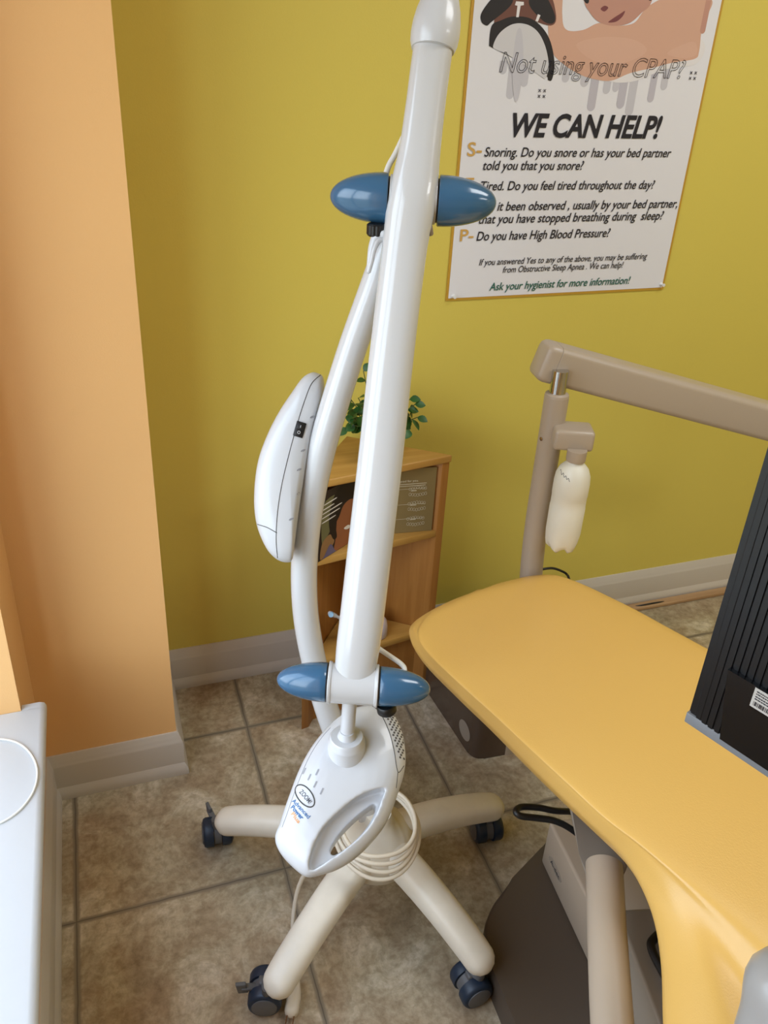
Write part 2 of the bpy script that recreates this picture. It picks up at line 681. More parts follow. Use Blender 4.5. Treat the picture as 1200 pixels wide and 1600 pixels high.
def baseboard(name, p0, p1, nrm, e0, e1):
    """profile swept from p0 to p1 along the wall foot; e = +1 outer mitre, -1 inner mitre, 0 square"""
    d = Vector((p1[0] - p0[0], p1[1] - p0[1], 0)).normalized()
    n_ = Vector((nrm[0], nrm[1], 0))
    a = [Vector((p0[0], p0[1], z)) + n_ * t - d * (t * e0) for t, z in BP]
    b = [Vector((p1[0], p1[1], z)) + n_ * t + d * (t * e1) for t, z in BP]
    k = len(BP)
    g_ = G()
    g_.add(a + b, [list(range(k))[::-1], list(range(k, 2 * k))] + [[i, (i + 1) % k, k + (i + 1) % k, k + i] for i in range(k)])
    return struct(g_.build(name, M['base'], angle=25))


baseboard('baseboard_left', (XL, YF), (XL, YP), (1, 0), 0, -1)
baseboard('baseboard_corner', (XL, YP), (XP, YP), (0, -1), -1, 1)
baseboard('baseboard_side', (XP, YP), (XP, YW), (1, 0), 1, -1)
baseboard('baseboard_back', (XP, YW), (XR, YW), (0, -1), -1, 0)
# loose pine strip at the foot of the back baseboard
g = G(); obox(g, (1.28, 1.640, 0), (1.7, -0.006, 0), (0, 0.028, 0), (0, 0, 0.012), 0.003)
struct(g.build('trim_2', M['shoe'], angle=30))

# ------------------------------------------------------------------ poster
YPO = YW - 0.002
PX0, PX1, PZ0 = 0.7753, 1.3759, 0.9997
PZ1 = PZ0 + 0.92
poster = thing('poster', 'large white health poster with gold border pinned to the yellow wall', 'poster', ((PX0 + PX1) / 2, YPO, PZ0))
g = G(); box(g, (PX0, YPO - 0.0008, PZ0), (PX1, YW - 0.0004, PZ1))
g.build('gold_border', M['gold'], poster, smooth=False)
g = G(); box(g, (PX0 + 0.006, YPO - 0.0014, PZ0 + 0.006), (PX1 - 0.006, YPO - 0.0006, PZ1 - 0.006))
g.build('sheet', M['paper'], poster, smooth=False)

pic_cols = [(108, 68, 58), (208, 164, 142), (190, 142, 126), (30, 26, 32), (206, 204, 208), (188, 184, 194), (120, 62, 66), (226, 222, 224), (196, 194, 202), (212, 170, 149)]
pic_mats = [mat('poster_print_%s' % 'abcdefghij'[i], c, 0.55) for i, c in enumerate(pic_cols)]
pic = G()
_layer = [0]


def lay(pts, ci, smooth_=True):
    """one printed patch (wall X, Z points), each a hair in front of the one before"""
    _layer[0] += 1
    y = YPO - 0.0015 - 0.00003 * _layer[0]
    q = cr(pts, 6, True) if smooth_ else pts
    q = [(min(max(a, PX0 + 0.008), PX1 - 0.008), min(b, PZ1 - 0.01)) for a, b in q]
    pic.add([(a, y, b) for a, b in q], [list(range(len(q)))], ci)


def drip(x, z0, z1, w, ci):
    h = w / 2
    pts = [(x - h, z0), (x - h, z1 + h)] + [(x + h * math.cos(t), z1 + h + h * math.sin(t)) for t in [PI + PI * k / 10 for k in range(1, 10)]] + [(x + h, z1 + h), (x + h, z0)]
    lay(pts, ci, False)


# grey-lilac drips under the picture
for x, z0, z1, w, ci in [(0.8818, 1.5018, 1.4294, 0.0183, 8), (0.9121, 1.4969, 1.4535, 0.0171, 8), (1.0097, 1.494, 1.4646, 0.0183, 8), (1.0574, 1.4955, 1.4572, 0.0207, 8), (1.0832, 1.49, 1.4094, 0.0207, 5), (1.1154, 1.4886, 1.4447, 0.0183, 8), (1.1377, 1.4893, 1.4491, 0.0159, 8), (1.1569, 1.4948, 1.416, 0.0207, 5), (1.1827, 1.4993, 1.402, 0.0207, 8), (1.233, 1.5135, 1.4306, 0.0171, 5), (1.2619, 1.5145, 1.456, 0.0171, 8), (0.8594, 1.5012, 1.4762, 0.0171, 8)]:
    drip(x, z0, z1, w, ci)
# sheet and pillow greys
lay([(1.0221, 1.5488), (1.0985, 1.4783), (1.1735, 1.4703), (1.2587, 1.4982), (1.34, 1.5136), (1.3337, 1.5614), (1.1734, 1.5791)], 7)
# bare arm and hand
lay([(0.9476, 1.6485), (0.972, 1.661), (0.9806, 1.5937), (0.9948, 1.5642), (1.0345, 1.5647), (1.0705, 1.5792), (1.1102, 1.5763), (1.1564, 1.5831), (1.1816, 1.6128), (1.2249, 1.6339), (1.2957, 1.6448), (1.3434, 1.6353), (1.3409, 1.6086), (1.333, 1.5763), (1.3372, 1.5364), (1.3294, 1.5209), (1.2723, 1.5113), (1.2248, 1.4997), (1.1696, 1.4879), (1.1242, 1.4715), (1.0836, 1.4728), (1.0422, 1.4816), (0.9999, 1.4999), (0.9684, 1.5229), (0.9517, 1.5693)], 1)
# lighter sheen on the forearm and the fold of the elbow
lay([(1.0242, 1.5369), (1.0834, 1.5536), (1.1634, 1.5521), (1.2007, 1.5314), (1.149, 1.5073), (1.0768, 1.5073)], 9)
lay([(1.2546, 1.5284), (1.2884, 1.5471), (1.3206, 1.5534), (1.3318, 1.5311), (1.3037, 1.5213)], 9)
drip(*(1.3352, 1.5985)[:1], 1.6344, 1.5705, 0.014, 2)
# sleeping face and mouth
lay([(1.0046, 1.685), (1.0274, 1.619), (1.0434, 1.5991), (1.0649, 1.5837), (1.0913, 1.5766), (1.1196, 1.5767), (1.1482, 1.5839), (1.1711, 1.6029), (1.1915, 1.6251), (1.1933, 1.6968), (1.0943, 1.7238)], 2)
lay([(1.0934, 1.5815), (1.1028, 1.589), (1.1182, 1.598), (1.1295, 1.6044), (1.1255, 1.5936), (1.1119, 1.5835)], 6)
lay([(1.07, 1.605), (1.0801, 1.6008), (1.0879, 1.6082), (1.078, 1.6112)], 6)
lay([(1.181, 1.6293), (1.1945, 1.6394), (1.1813, 1.7073), (1.1369, 1.7377), (1.0309, 1.741), (0.9924, 1.6952), (1.0127, 1.641), (1.0313, 1.6146), (1.0395, 1.6196), (1.0211, 1.6527), (1.0383, 1.7036), (1.1255, 1.7204), (1.1619, 1.6836)], 3)
# alarm clock: brown body, two bells, dark rim, pale dial
lay([(0.8279, 1.5751), (0.8463, 1.6317), (0.932, 1.6365), (0.9657, 1.593), (0.9577, 1.5695), (0.8851, 1.58), (0.8422, 1.553)], 0)
lay([(0.8001, 1.5693), (0.8123, 1.5631), (0.8228, 1.5704), (0.8618, 1.6015), (0.8619, 1.6216), (0.8471, 1.6252), (0.8204, 1.6127), (0.7983, 1.585)], 3)
lay([(0.9007, 1.6125), (0.9099, 1.6286), (0.9338, 1.6254), (0.9632, 1.5906), (0.9628, 1.5744), (0.9417, 1.5758), (0.9089, 1.5971)], 3)
lay([(0.8218, 1.5314), (0.8236, 1.5636), (0.8425, 1.5735), (0.8674, 1.5815), (0.9054, 1.581), (0.9372, 1.5663), (0.9626, 1.5393), (0.9784, 1.4992), (0.9771, 1.4699), (0.9681, 1.4684), (0.9571, 1.4791), (0.8775, 1.5077), (0.8284, 1.5247)], 3)
lay([(0.831, 1.5271), (0.8425, 1.5507), (0.8693, 1.5679), (0.9012, 1.5693), (0.9298, 1.5567), (0.9521, 1.5294), (0.9655, 1.4939), (0.9614, 1.4719), (0.9518, 1.474), (0.9092, 1.4945), (0.8619, 1.5143), (0.8406, 1.5205)], 4)
lay([(0.8813, 1.5546), (0.893, 1.5551), (0.9044, 1.4968), (0.9029, 1.4334), (0.8927, 1.4307), (0.8798, 1.4912)], 8)
lay([(0.8723, 1.6087), (0.8897, 1.6085), (0.8905, 1.6029), (0.8834, 1.6015), (0.882, 1.581), (0.8762, 1.5808), (0.8763, 1.6011), (0.8704, 1.6019)], 7, False)
lay([(0.9248, 1.5887), (0.931, 1.5868), (0.9269, 1.5751), (0.9209, 1.576)], 7, False)
pic.build('printed_picture', pic_mats, poster, smooth=False)

RT, UP, FN = (1, 0, 0), (0, 0, 1), (0, -1, 0)
YT = YPO - 0.0030


def wall_text(name, rows, m, **kw):
    g_ = G()
    for body, x0, x1, z, cap in rows:
        put_text(g_, body, (x0, YT, z), RT, UP, x1 - x0, cap, FN, **kw)
    return g_.build(name, m, poster, smooth=False)


wall_text('headline', [('WE CAN HELP!', *(0.8936, 1.2748, 1.3568, 0.0444))], M['ink'], shear=0.2, offset=0.03)
wall_text('question_line', [('Not using your CPAP?', *(0.851, 1.3079, 1.4805, 0.0367))], M['ink'], shear=0.2, outline=0.010)
wall_text('body_text', [
    ('Snoring. Do you snore or has your bed partner', *(0.8357, 1.3167, 1.3153, 0.0188)),
    ('told you that you snore?', *(0.8356, 1.0871, 1.2878, 0.0188)),
    ('Tired. Do you feel tired throughout the day?', *(0.8348, 1.2877, 1.2452, 0.0188)),
    ('Has it been observed , usually by your bed partner,', *(0.8352, 1.3642, 1.2012, 0.0193)),
    ('that you have stopped breathing during  sleep?', *(0.8384, 1.3304, 1.1737, 0.0196)),
    ('Do you have High Blood Pressure?', *(0.8374, 1.1881, 1.1362, 0.0197))], M['ink'], shear=0.2, offset=0.009)
wall_text('small_text', [
    ('If you answered Yes to any of the above, you may be suffering', *(0.8507, 1.3067, 1.0798, 0.0144)),
    ('from Obstructive Sleep Apnea . We can help!', *(0.9139, 1.2418, 1.0604, 0.0146))], M['ink'], shear=0.2, offset=0.004)
wall_text('green_text', [('Ask your hygienist for more information!', *(0.8835, 1.2701, 1.0198, 0.018))], M['inkgreen'], shear=0.2, offset=0.01)
for row in (('S-', *(0.7947, 0.8289, 1.3164, 0.027)), ('T-', *(0.797, 0.8272, 1.2445, 0.0267)),
            ('O-', *(0.7947, 0.8274, 1.2003, 0.0274)), ('P-', *(0.7961, 0.8291, 1.1363, 0.0255))):
    wall_text('gold_letter', [row], M['inkgold'], offset=0.012)
for cx_, cz_ in [(0.9568, 1.4421), (1.3333, 1.4876)]:
    g = G()
    for dx in (-0.006, 0.006):
        for dz in (-0.0055, 0.0055):
            for s in (-1, 1):
                q = 0.0028
                a = Vector((cx_ + dx, YT, cz_ + dz))
                e = Vector((q, 0, q * s)); w_ = Vector((-s * 0.0005, 0, 0.0005))
                g.add([a - e - w_, a + e - w_, a + e + w_, a - e + w_], [[0, 1, 2, 3]])
    g.build('cross_mark', M['ink'], poster, smooth=False)
for (x, z), lab in zip([(0.7931, 1.0108), (1.3661, 1.0139)], ('clear push pin in the bottom left corner of the poster', 'clear push pin in the bottom right corner of the poster')):
    g = G()
    lathe(g, [(0.0, 0), (0.0045, 0), (0.0048, 0.001), (0.003, 0.0025), (0.0022, 0.006), (0.0026, 0.008), (0.004, 0.0095), (0.004, 0.011), (0.0, 0.0115)], (x, YPO - 0.0016, z), FN, 20)
    tag(g.build('push_pin', M['pin']), lab, 'push pin', 'pins holding the poster')

# ------------------------------------------------------------------ tooth whitening lamp on its wheeled stand
lamp = thing('whitening_lamp', 'white tooth whitening lamp folded on a wheeled five leg stand with blue joint caps', 'lamp', (0.405, 0.99, 0))
HUB = Vector((0.405, 0.985, 0))
LEGS = [(0.150, 0.790), (0.527, 0.722), (0.708, 1.035), (0.118, 1.166), (0.468, 1.290)]
# contact point of the caster under each leg, heading of its axle in degrees, brake tab angle
CAST = [((0.1543, 0.838), 73.2, (-0.96, 0.1, 0)), ((0.5084, 0.7456), 94.1, None), ((0.68, 1.0362), -5.8, None), ((0.1254, 1.1875), -4.9, (-0.25, 0.95, 0)), ((0.47, 1.3), 20, None)]
for (ex, ey), ((cx, cy), az, tab) in zip(LEGS, CAST):
    e = Vector((ex, ey, 0))
    d = (e - HUB).normalized()
    L_ = (e - HUB).length
    pts = [HUB + d * (L_ * t) + Vector((0, 0, z)) for t, z in ((0.10, 0.158), (0.25, 0.154), (0.45, 0.144), (0.65, 0.128), (0.82, 0.110), (0.91, 0.098))]
    pts = cr([tuple(p) for p in pts], 4)
    n_ = len(pts)
    rr = [0.0325 - 0.0050 * i / (n_ - 1) for i in range(n_)]
    sd = d.cross(Vector((0, 0, 1)))
    g = G(); sweep(g, pts, rr, 28, side=tuple(sd), flat=0.92, expo=2.5)
    g.build('leg', M['cream'], lamp, angle=60)
    # twin wheel caster
    a = math.radians(az)
    ax = Vector((math.cos(a), math.sin(a), 0))
    fw = Vector((-math.sin(a), math.cos(a), 0))
    c = Vector((cx, cy, 0.0298))
    g = G()
    sweep(g, [c + ax * -0.0075, c + ax * 0.0075], 0.0255, 28, side=tuple(fw), round_ends=False)
    obox(g, c + ax * -0.0085 + fw * -0.012 + Vector((0, 0, 0.006)), ax * 0.017, fw * 0.024, Vector((0, 0, 0.026)), 0.004)
    sweep(g, [c + Vector((0, 0, 0.026)), Vector((ex, ey, 0.052)) * 0.45 + (c + Vector((0, 0, 0.036))) * 0.55, Vector((ex, ey, 0.075)) * 0.5 + (c + Vector((0, 0, 0.055))) * 0.5], 0.0085, 16, round_ends=False)
    cas = g.build('caster', M['grey'], lamp, angle=45)
    for s in (-1, 1):
        gw = G()
        lathe(gw, [(0.021, 0.0), (0.0295, 0.0), (0.0298, 0.004), (0.0298, 0.015), (0.0276, 0.0200), (0.0232, 0.0214), (0.0, 0.0214)], c + ax * (s * 0.0085), ax * s, 36)
        w_ = gw.build('wheel', M['navy'], cas, angle=50)
        gh = G()
        lathe(gh, [(0.0220, 0), (0.0220, 0.0018), (0.0192, 0.0030), (0, 0.0034)], c + ax * (s * 0.0294), ax * s, 32)
        gh.build('wheel_cap', M['grey'], cas, angle=50)
    if tab:
        gt = G()
        tp = Vector(tab).normalized()
        q = tp.cross(Vector((0, 0, 1)))
        obox(gt, c + tp * 0.014 - q * 0.006 + Vector((0, 0, 0.012)), tp * 0.028 + Vector((0, 0, 0.006)), q * 0.012, Vector((0, 0, 0.006)), 0.0015)
        obox(gt, c + tp * 0.030 - q * 0.004 + Vector((0, 0, 0.008)), tp * 0.018 + Vector((0, 0, 0.003)), q * 0.007, Vector((0, 0, 0.024)) + tp * 0.004, 0.0015)
        gt.build('brake_tab', M['grey'], cas, angle=40)

g = G()
lathe(g, [(0.0, 0.100), (0.060, 0.104), (0.072, 0.115), (0.074, 0.150), (0.070, 0.172), (0.056, 0.186), (0.036, 0.196), (0.027, 0.215), (0.025, 0.228), (0.0, 0.229)], HUB, (0, 0, 1), 40)
g.build('hub', M['cream'], lamp, angle=50)

# bowed pole from hub to the upper joint
POLE = [(0.4048, 0.992, 0.1543), (0.3865, 1.0015, 0.226), (0.3551, 1.0175, 0.3236), (0.3225, 1.0325, 0.4295), (0.2987, 1.0423, 0.5313), (0.2815, 1.0502, 0.6337), (0.2753, 1.0537, 0.7242), (0.2781, 1.0547, 0.8157), (0.29, 1.0596, 0.8983), (0.3079, 1.0657, 0.9759), (0.3307, 1.0736, 1.0491), (0.3558, 1.0847, 1.1186), (0.3816, 1.0956, 1.1815), (0.4079, 1.109, 1.2407), (0.4325, 1.1188, 1.2855), (0.4472, 1.1197, 1.3074)]
pole = cr(POLE, 5)
g = G(); sweep(g, pole, 0.0215, 32, round_ends=False)
pole_o = g.build('pole', M['white'], lamp, angle=60)

# long arm: square shouldered tube from the lower joint past the upper joint
AX = Vector((0.9304, -0.3665, 0.0))                       # axis of both joints
UJ, LJ = Vector((0.4348, 1.0834, 1.3248)), Vector((0.2952, 0.8449, 0.6913))
ARM = [(0.2982, 0.8497, 0.702), (0.3054, 0.8614, 0.7392), (0.3157, 0.8781, 0.7876), (0.3372, 0.9157, 0.8908), (0.3584, 0.9527, 0.9924), (0.3794, 0.9912, 1.1012), (0.3991, 1.0248, 1.2), (0.4144, 1.0505, 1.2727), (0.427, 1.0663, 1.3275), (0.4401, 1.0843, 1.3846), (0.4516, 1.1027, 1.4393), (0.463, 1.1209, 1.4933), (0.4703, 1.1314, 1.524)]
ARMR = [0.0290, 0.0312, 0.0316, 0.0318, 0.0316, 0.0312, 0.0308, 0.0312, 0.0335, 0.0285, 0.0268, 0.0266, 0.0266]
pr = cr([tuple(p) + (r,) for p, r in zip(ARM, ARMR)], 8)
g = G(); sweep(g, [q[:3] for q in pr], [q[3] for q in pr], 40, side=tuple(AX), flat=0.85, expo=2.4, round_ends=False)
g.build('arm', M['white'], lamp, angle=60)
# egg shaped cap on top of the arm
ta = (Vector(ARM[-1]) - Vector(ARM[-2])).normalized()
g = G()
lathe(g, [(0.0, -0.017), (0.0245, -0.0170), (0.0290, -0.0165), (0.0318, -0.008), (0.0328, 0.004), (0.0322, 0.018), (0.0295, 0.034), (0.0250, 0.049), (0.0185, 0.062), (0.0100, 0.070), (0.0, 0.073)],
      Vector(ARM[-1]) + ta * 0.001, ta, 40, ref=tuple(AX))
g.build('arm_cap', M['white2'], lamp, angle=50)


def joint(name, c, half, r, cap_r, cap_l, bw=1.0):
    g_ = G()
    fl = 0.004
    lathe(g_, [(0, -half), (r * 1.06, -half), (r * 1.08, -half + 0.001), (r * 1.06, -half + fl), (r, -half + fl + 0.001), (r, half - fl - 0.001), (r * 1.06, half - fl), (r * 1.08, half - 0.001), (r * 1.06, half), (0, half)], c, AX, 40)
    b = g_.build(name, M['white'], lamp, angle=35)
    for s in (-1, 1):
        gg = G()
        lathe(gg, [(0, 0), (r * 0.98, 0), (r * 0.98, 0.003), (0, 0.003)], c + AX * (s * (half - 0.0005)), AX * s, 40)
        gg.build('dark_gap', M['black'], lamp, angle=35)  # gap between barrel and cap, its darkness drawn as a black ring
        gc = G()
        pf = [(0, 0.0), (cap_r * 0.96, 0.0), (cap_r, 0.0015)]
        for k in range(1, 15):
            t = k / 14 * PI / 2
            pf.append((cap_r * math.cos(t) ** 0.97, 0.0015 + cap_l * math.sin(t)))
        lathe(gc, pf, c + AX * (s * (half + 0.0022)), AX * s, 48, ref=(0, 0, 1))
        gc.build('joint_cap', M['blue'], lamp, angle=40)
    return b


joint('upper_joint', UJ, 0.0325, 0.0300, 0.0345, 0.0790)
joint('lower_joint', LJ, 0.0360, 0.0285, 0.0282, 0.0715)

# clamp knob and cable hook under the upper joint, small knob under the lower one
g = G()
kp = Vector((0.3838, 1.081, 1.2943))
pf = []
n = 36
x_, y_, z_ = basis((0, 0, -1))
v, f = [], []
for h, k0 in ((0, 0.85), (0.002, 1.0), (0.014, 1.0), (0.017, 0.86)):
    for k in range(n):
        r_ = 0.0150 * k0 * (1.0 if k % 3 else 0.92)
        v.append(kp + z_ * h + x_ * r_ * math.cos(2 * PI * k / n) + y_ * r_ * math.sin(2 * PI * k / n))
for i in range(3):
    for k in range(n):
        f.append([i * n + k, i * n + (k + 1) % n, (i + 1) * n + (k + 1) % n, (i + 1) * n + k])
f.append(list(range(n))); f.append(list(range(3 * n, 4 * n)))
g.add(v, f)
g.build('clamp_knob', M['black'], lamp, angle=30)
g = G()
hk = cr([(0.3891, 1.0753, 1.2805), (0.3828, 1.0756, 1.2771), (0.3754, 1.0716, 1.2651), (0.3704, 1.066, 1.2515), (0.3661, 1.0598, 1.2372)], 5)
rr_ = [0.0115 - 0.0085 * (i / (len(hk) - 1)) ** 0.8 for i in range(len(hk))]
sweep(g, hk, rr_, 20)
sweep(g, cr([(0.3873, 1.0617, 1.2763), (0.3788, 1.0611, 1.2741), (0.3716, 1.0571, 1.2621), (0.3672, 1.0531, 1.2475), (0.3638, 1.0525, 1.2355)], 5), 0.0034, 12)
g.build('cable_hook', M['white2'], lamp, angle=60)
g = G()
lathe(g, [(0, 0), (0.013, 0), (0.0145, 0.002), (0.0145, 0.012), (0.012, 0.015), (0, 0.015)], (0.3369, 0.8177, 0.6675), (0.15, -0.1, -1), 28)
g.build('clamp_knob', M['black'], lamp, angle=40)
g = G()
lathe(g, [(0, 0), (0.004, 0), (0.0045, 0.012), (0.003, 0.014), (0, 0.014)], (0.4456, 1.0435, 1.2973), (0.2, 0, -1), 16)
g.build('clamp_screw', M['sticker'], lamp, angle=40)

# cables running over the joints
g = G()
sweep(g, cr([(0.4342, 1.1328, 1.4002), (0.4216, 1.1262, 1.38), (0.4113, 1.1218, 1.3653), (0.4057, 1.1176, 1.354)], 6), 0.0042, 12)
g.build('cable', M['wcord'], lamp, angle=60)
g = G()
sweep(g, cr([(0.3431, 0.8938, 0.7133), (0.3502, 0.8791, 0.7126), (0.3597, 0.8632, 0.7113), (0.3681, 0.8478, 0.7101), (0.3701, 0.837, 0.709), (0.3663, 0.8285, 0.704)], 6), 0.0038, 12)
g.build('cable', M['wcord'], lamp, angle=60)

# ---- power unit on the back of the pole
BC, BX, BY, BN = [Vector(q) for q in [(0.2596, 1.0767, 0.9215), (0.9727, -0.2321, -0.0039), (0.1108, 0.4495, 0.8864), (-0.2039, -0.8626, 0.463)]]
BOXP = [(0.0434, 0.1548), (0.0315, 0.1567), (0.0167, 0.1476), (0.0009, 0.1256), (-0.0168, 0.0988), (-0.0335, 0.0671), (-0.0481, 0.0296), (-0.0549, -0.0049), (-0.0569, -0.0443), (-0.0539, -0.0738), (-0.047, -0.0965), (-0.0353, -0.1192), (-0.0206, -0.1331), (-0.0058, -0.1372), (0.002, -0.1324), (0.005, -0.1136), (0.0099, -0.0742), (0.0168, -0.0277), (0.0266, 0.0248), (0.0365, 0.0714), (0.0464, 0.1092), (0.0514, 0.132), (0.0494, 0.1489)]
bp = cr(BOXP, 4, True)
bcx = sum(p[0] for p in bp) / len(bp); bcy = sum(p[1] for p in bp) / len(bp)
g = G()
v, f = [], []
K = len(bp)
levels = []
for k in range(13):
    a = -PI / 2 + PI * k / 12
    levels.append((abs(math.cos(a)) ** 0.45 * 1.0, 0.038 * math.copysign(abs(math.sin(a)) ** 0.75, math.sin(a))))
for s_, h in levels:
    s_ = max(s_, 0.02)
    for (px_, py_) in bp:
        v.append(BC + BX * (bcx + (px_ - bcx) * s_) + BY * (bcy + (py_ - bcy) * (1 - (1 - s_) * 0.9)) + BN * h)
for i in range(len(levels) - 1):
    for k in range(K):
        f.append([i * K + k, i * K + (k + 1) % K, (i + 1) * K + (k + 1) % K, (i + 1) * K + k])
f.append(list(range(K))[::-1]); f.append(list(range((len(levels) - 1) * K, len(levels) * K)))
g.add(v, f)
unit = g.build('power_unit', M['white2'], lamp, angle=70)
ub = bvh_of(unit)


def box_pt(p, lift=0.0):
    q = BC + BX * p[0] + BY * p[1]
    h = ub.ray_cast(q + BN * 0.2, -BN, 0.4)
    return (h[0] if h[0] is not None else q) + BN * lift


for line in [[(0.0444, 0.1509), (0.0305, 0.1358), (0.0197, 0.109), (0.0088, 0.0742), (-0.002, 0.0346), (-0.0138, -0.0148), (-0.0206, -0.0592), (-0.0225, -0.0986), (-0.0206, -0.1282)], [(-0.051, -0.0768), (-0.0363, -0.0808), (-0.0216, -0.0888)]]:
    g = G()
    pl = [box_pt(p, 0.0) for p in cr(line, 10)]
    sweep(g, pl, 0.0006, 8)
    g.build('seam', M['seam'], unit)
sw = [Vector(box_pt(p, 0.0)) for p in [(0.0088, 0.0792), (0.0227, 0.0753), (0.0167, 0.0525), (0.0019, 0.0574)]]
cs = sum(sw, Vector()) / 4
ex_, ey_ = (sw[1] - sw[0] + sw[2] - sw[3]) / 2, (sw[3] - sw[0] + sw[2] - sw[1]) / 2
nn_ = ex_.cross(ey_).normalized()
if nn_.dot(BN) < 0:
    nn_ = -nn_
g = G(); obox(g, cs - ex_ / 2 - ey_ / 2 - nn_ * 0.004, ex_, ey_, nn_ * 0.0065, 0.001, 2)
swo = g.build('rocker_switch', M['black'], unit, angle=30)
g = G()
obox(g, cs - ex_ * 0.36 - ey_ * 0.42 + nn_ * 0.001, ex_ * 0.72, ey_ * 0.42, nn_ * 0.0030, 0.0006, 2)
obox(g, cs - ex_ * 0.36 - ey_ * 0.00 + nn_ * 0.001, ex_ * 0.72, ey_ * 0.42, nn_ * 0.0022, 0.0006, 2)
ring = [cs - ey_ * -0.20 + nn_ * 0.0034 + ex_ * 0.13 * math.cos(t) + ey_ * 0.09 * math.sin(t) for t in [2 * PI * k / 14 for k in range(14)]]
sweep(g, ring, 0.0004, 6, closed=True, mi=1)
sweep(g, [cs - ey_ * 0.26 + nn_ * 0.0044, cs - ey_ * 0.12 + nn_ * 0.0044], 0.0004, 6, mi=1)
# merged into the switch so that it reads as one part
g.build('switch_rocker', [M['black'], M['white2']], unit, angle=30)
for p in [(0.0316, 0.0852), (0.0177, 0.0346), (0.0118, 0.0059), (0.0118, -0.0297), (0.0, -0.0682)]:
    g = G()
    c = box_pt(p)
    e = (BX * 0.9 + BY * 0.42).normalized()
    w = BN.cross(e)
    pts = [c + e * 0.0040 * math.cos(t) + w * 0.0016 * math.sin(t) for t in [2 * PI * k / 14 for k in range(14)]]
    g.add(pts, [list(range(14))])
    drape(g, ub, BN, 0.0005)
    g.build('screw_hole', M['slot'], unit)

# ---- lamp head
HC0, HX, HY, HN = [Vector(q) for q in [(0.2653, 0.8012, 0.5253), (0.9556, -0.2944, 0.0115), (0.2529, 0.8396, 0.4807), (-0.1512, -0.4565, 0.8768)]]
OUT = cr([(0.0607, 0.1334), (0.0384, 0.1312), (0.0133, 0.1229), (-0.0114, 0.1047), (-0.0308, 0.0839), (-0.0476, 0.0598), (-0.0619, 0.0306), (-0.0729, -0.0005), (-0.081, -0.0254), (-0.0865, -0.0445), (-0.0913, -0.0574), (-0.0896, -0.07), (-0.0797, -0.085), (-0.0655, -0.0981), (-0.0524, -0.1078), (-0.0415, -0.1118), (-0.0272, -0.1094), (-0.0057, -0.1036), (0.0158, -0.0929), (0.035, -0.0787), (0.0535, -0.0609), (0.0676, -0.0428), (0.0784, -0.0218), (0.0874, 0.0006), (0.0958, 0.0234), (0.1004, 0.0467), (0.0993, 0.0753), (0.0931, 0.0997), (0.0806, 0.1225)], 5, True)
hcx = sum(p[0] for p in OUT) / len(OUT); hcy = sum(p[1] for p in OUT) / len(OUT)


def hp(p, h=0.0):
    return HC0 + HX * p[0] + HY * p[1] + HN * h


g = G()
v, f = [], []
K = len(OUT)
levels = []
for k in range(0, 17):
    a = -PI / 2 + PI * k / 16
    s_ = abs(math.cos(a)) ** 0.62
    h = (0.036 if a > 0 else 0.050) * math.copysign(abs(math.sin(a)) ** 0.9, math.sin(a))
    levels.append((max(s_, 0.02), h))
for s_, h in levels:
    for p in OUT:
        v.append(hp((hcx + (p[0] - hcx) * s_, hcy + (p[1] - hcy) * s_), h))
for i in range(len(levels) - 1):
    for k in range(K):
        f.append([i * K + k, i * K + (k + 1) % K, (i + 1) * K + (k + 1) % K, (i + 1) * K + k])
f.append(list(range(K))[::-1]); f.append(list(range((len(levels) - 1) * K, len(levels) * K)))
g.add(v, f)
head = g.build('lamp_head', M['white2'], lamp, angle=80)
# scooped grip and the slot through it
cut = []
SC_ = cr([(0.0665, 0.0022), (0.0475, -0.0015), (0.0238, -0.0124), (-0.0014, -0.0319), (-0.0224, -0.0528), (-0.0346, -0.074), (-0.0411, -0.0964), (-0.0373, -0.1045), (-0.0257, -0.0996), (-0.0078, -0.0897), (0.0103, -0.078), (0.0285, -0.0636), (0.0443, -0.0473), (0.0557, -0.0281), (0.0625, -0.0104)], 4, True)
g = G(); prism(g, [hp(p, 0.003) for p in SC_], HN * 0.09)
cut.append(g.build('cut', M['white2']))
HO_ = cr([(0.0511, -0.014), (0.0417, -0.0194), (0.0248, -0.0318), (0.0081, -0.0475), (-0.0046, -0.0629), (-0.0117, -0.0764), (-0.0088, -0.0839), (0.0002, -0.0805), (0.0148, -0.0712), (0.0295, -0.0585), (0.0425, -0.0438), (0.051, -0.029), (0.0539, -0.0184)], 4, True)
g = G(); prism(g, [hp(p, -0.10) for p in HO_], HN * 0.2)
cut.append(g.build('cut', M['white2']))


def setup(o):
    for c_ in cut:
        b = o.modifiers.new('cut', 'BOOLEAN')
        b.operation = 'DIFFERENCE'
        b.solver = 'EXACT'
        b.object = c_
    r = o.modifiers.new('remesh', 'REMESH')
    r.mode = 'VOXEL'
    r.voxel_size = 0.0021
    s = o.modifiers.new('smooth', 'SMOOTH')
    s.factor = 0.5
    s.iterations = 8


modify(head, setup)
for c_ in cut:
    bpy.data.objects.remove(c_)
head.data.materials.clear()
head.data.materials.append(M['white2'])
head.data.shade_smooth()
hb = bvh_of(head)
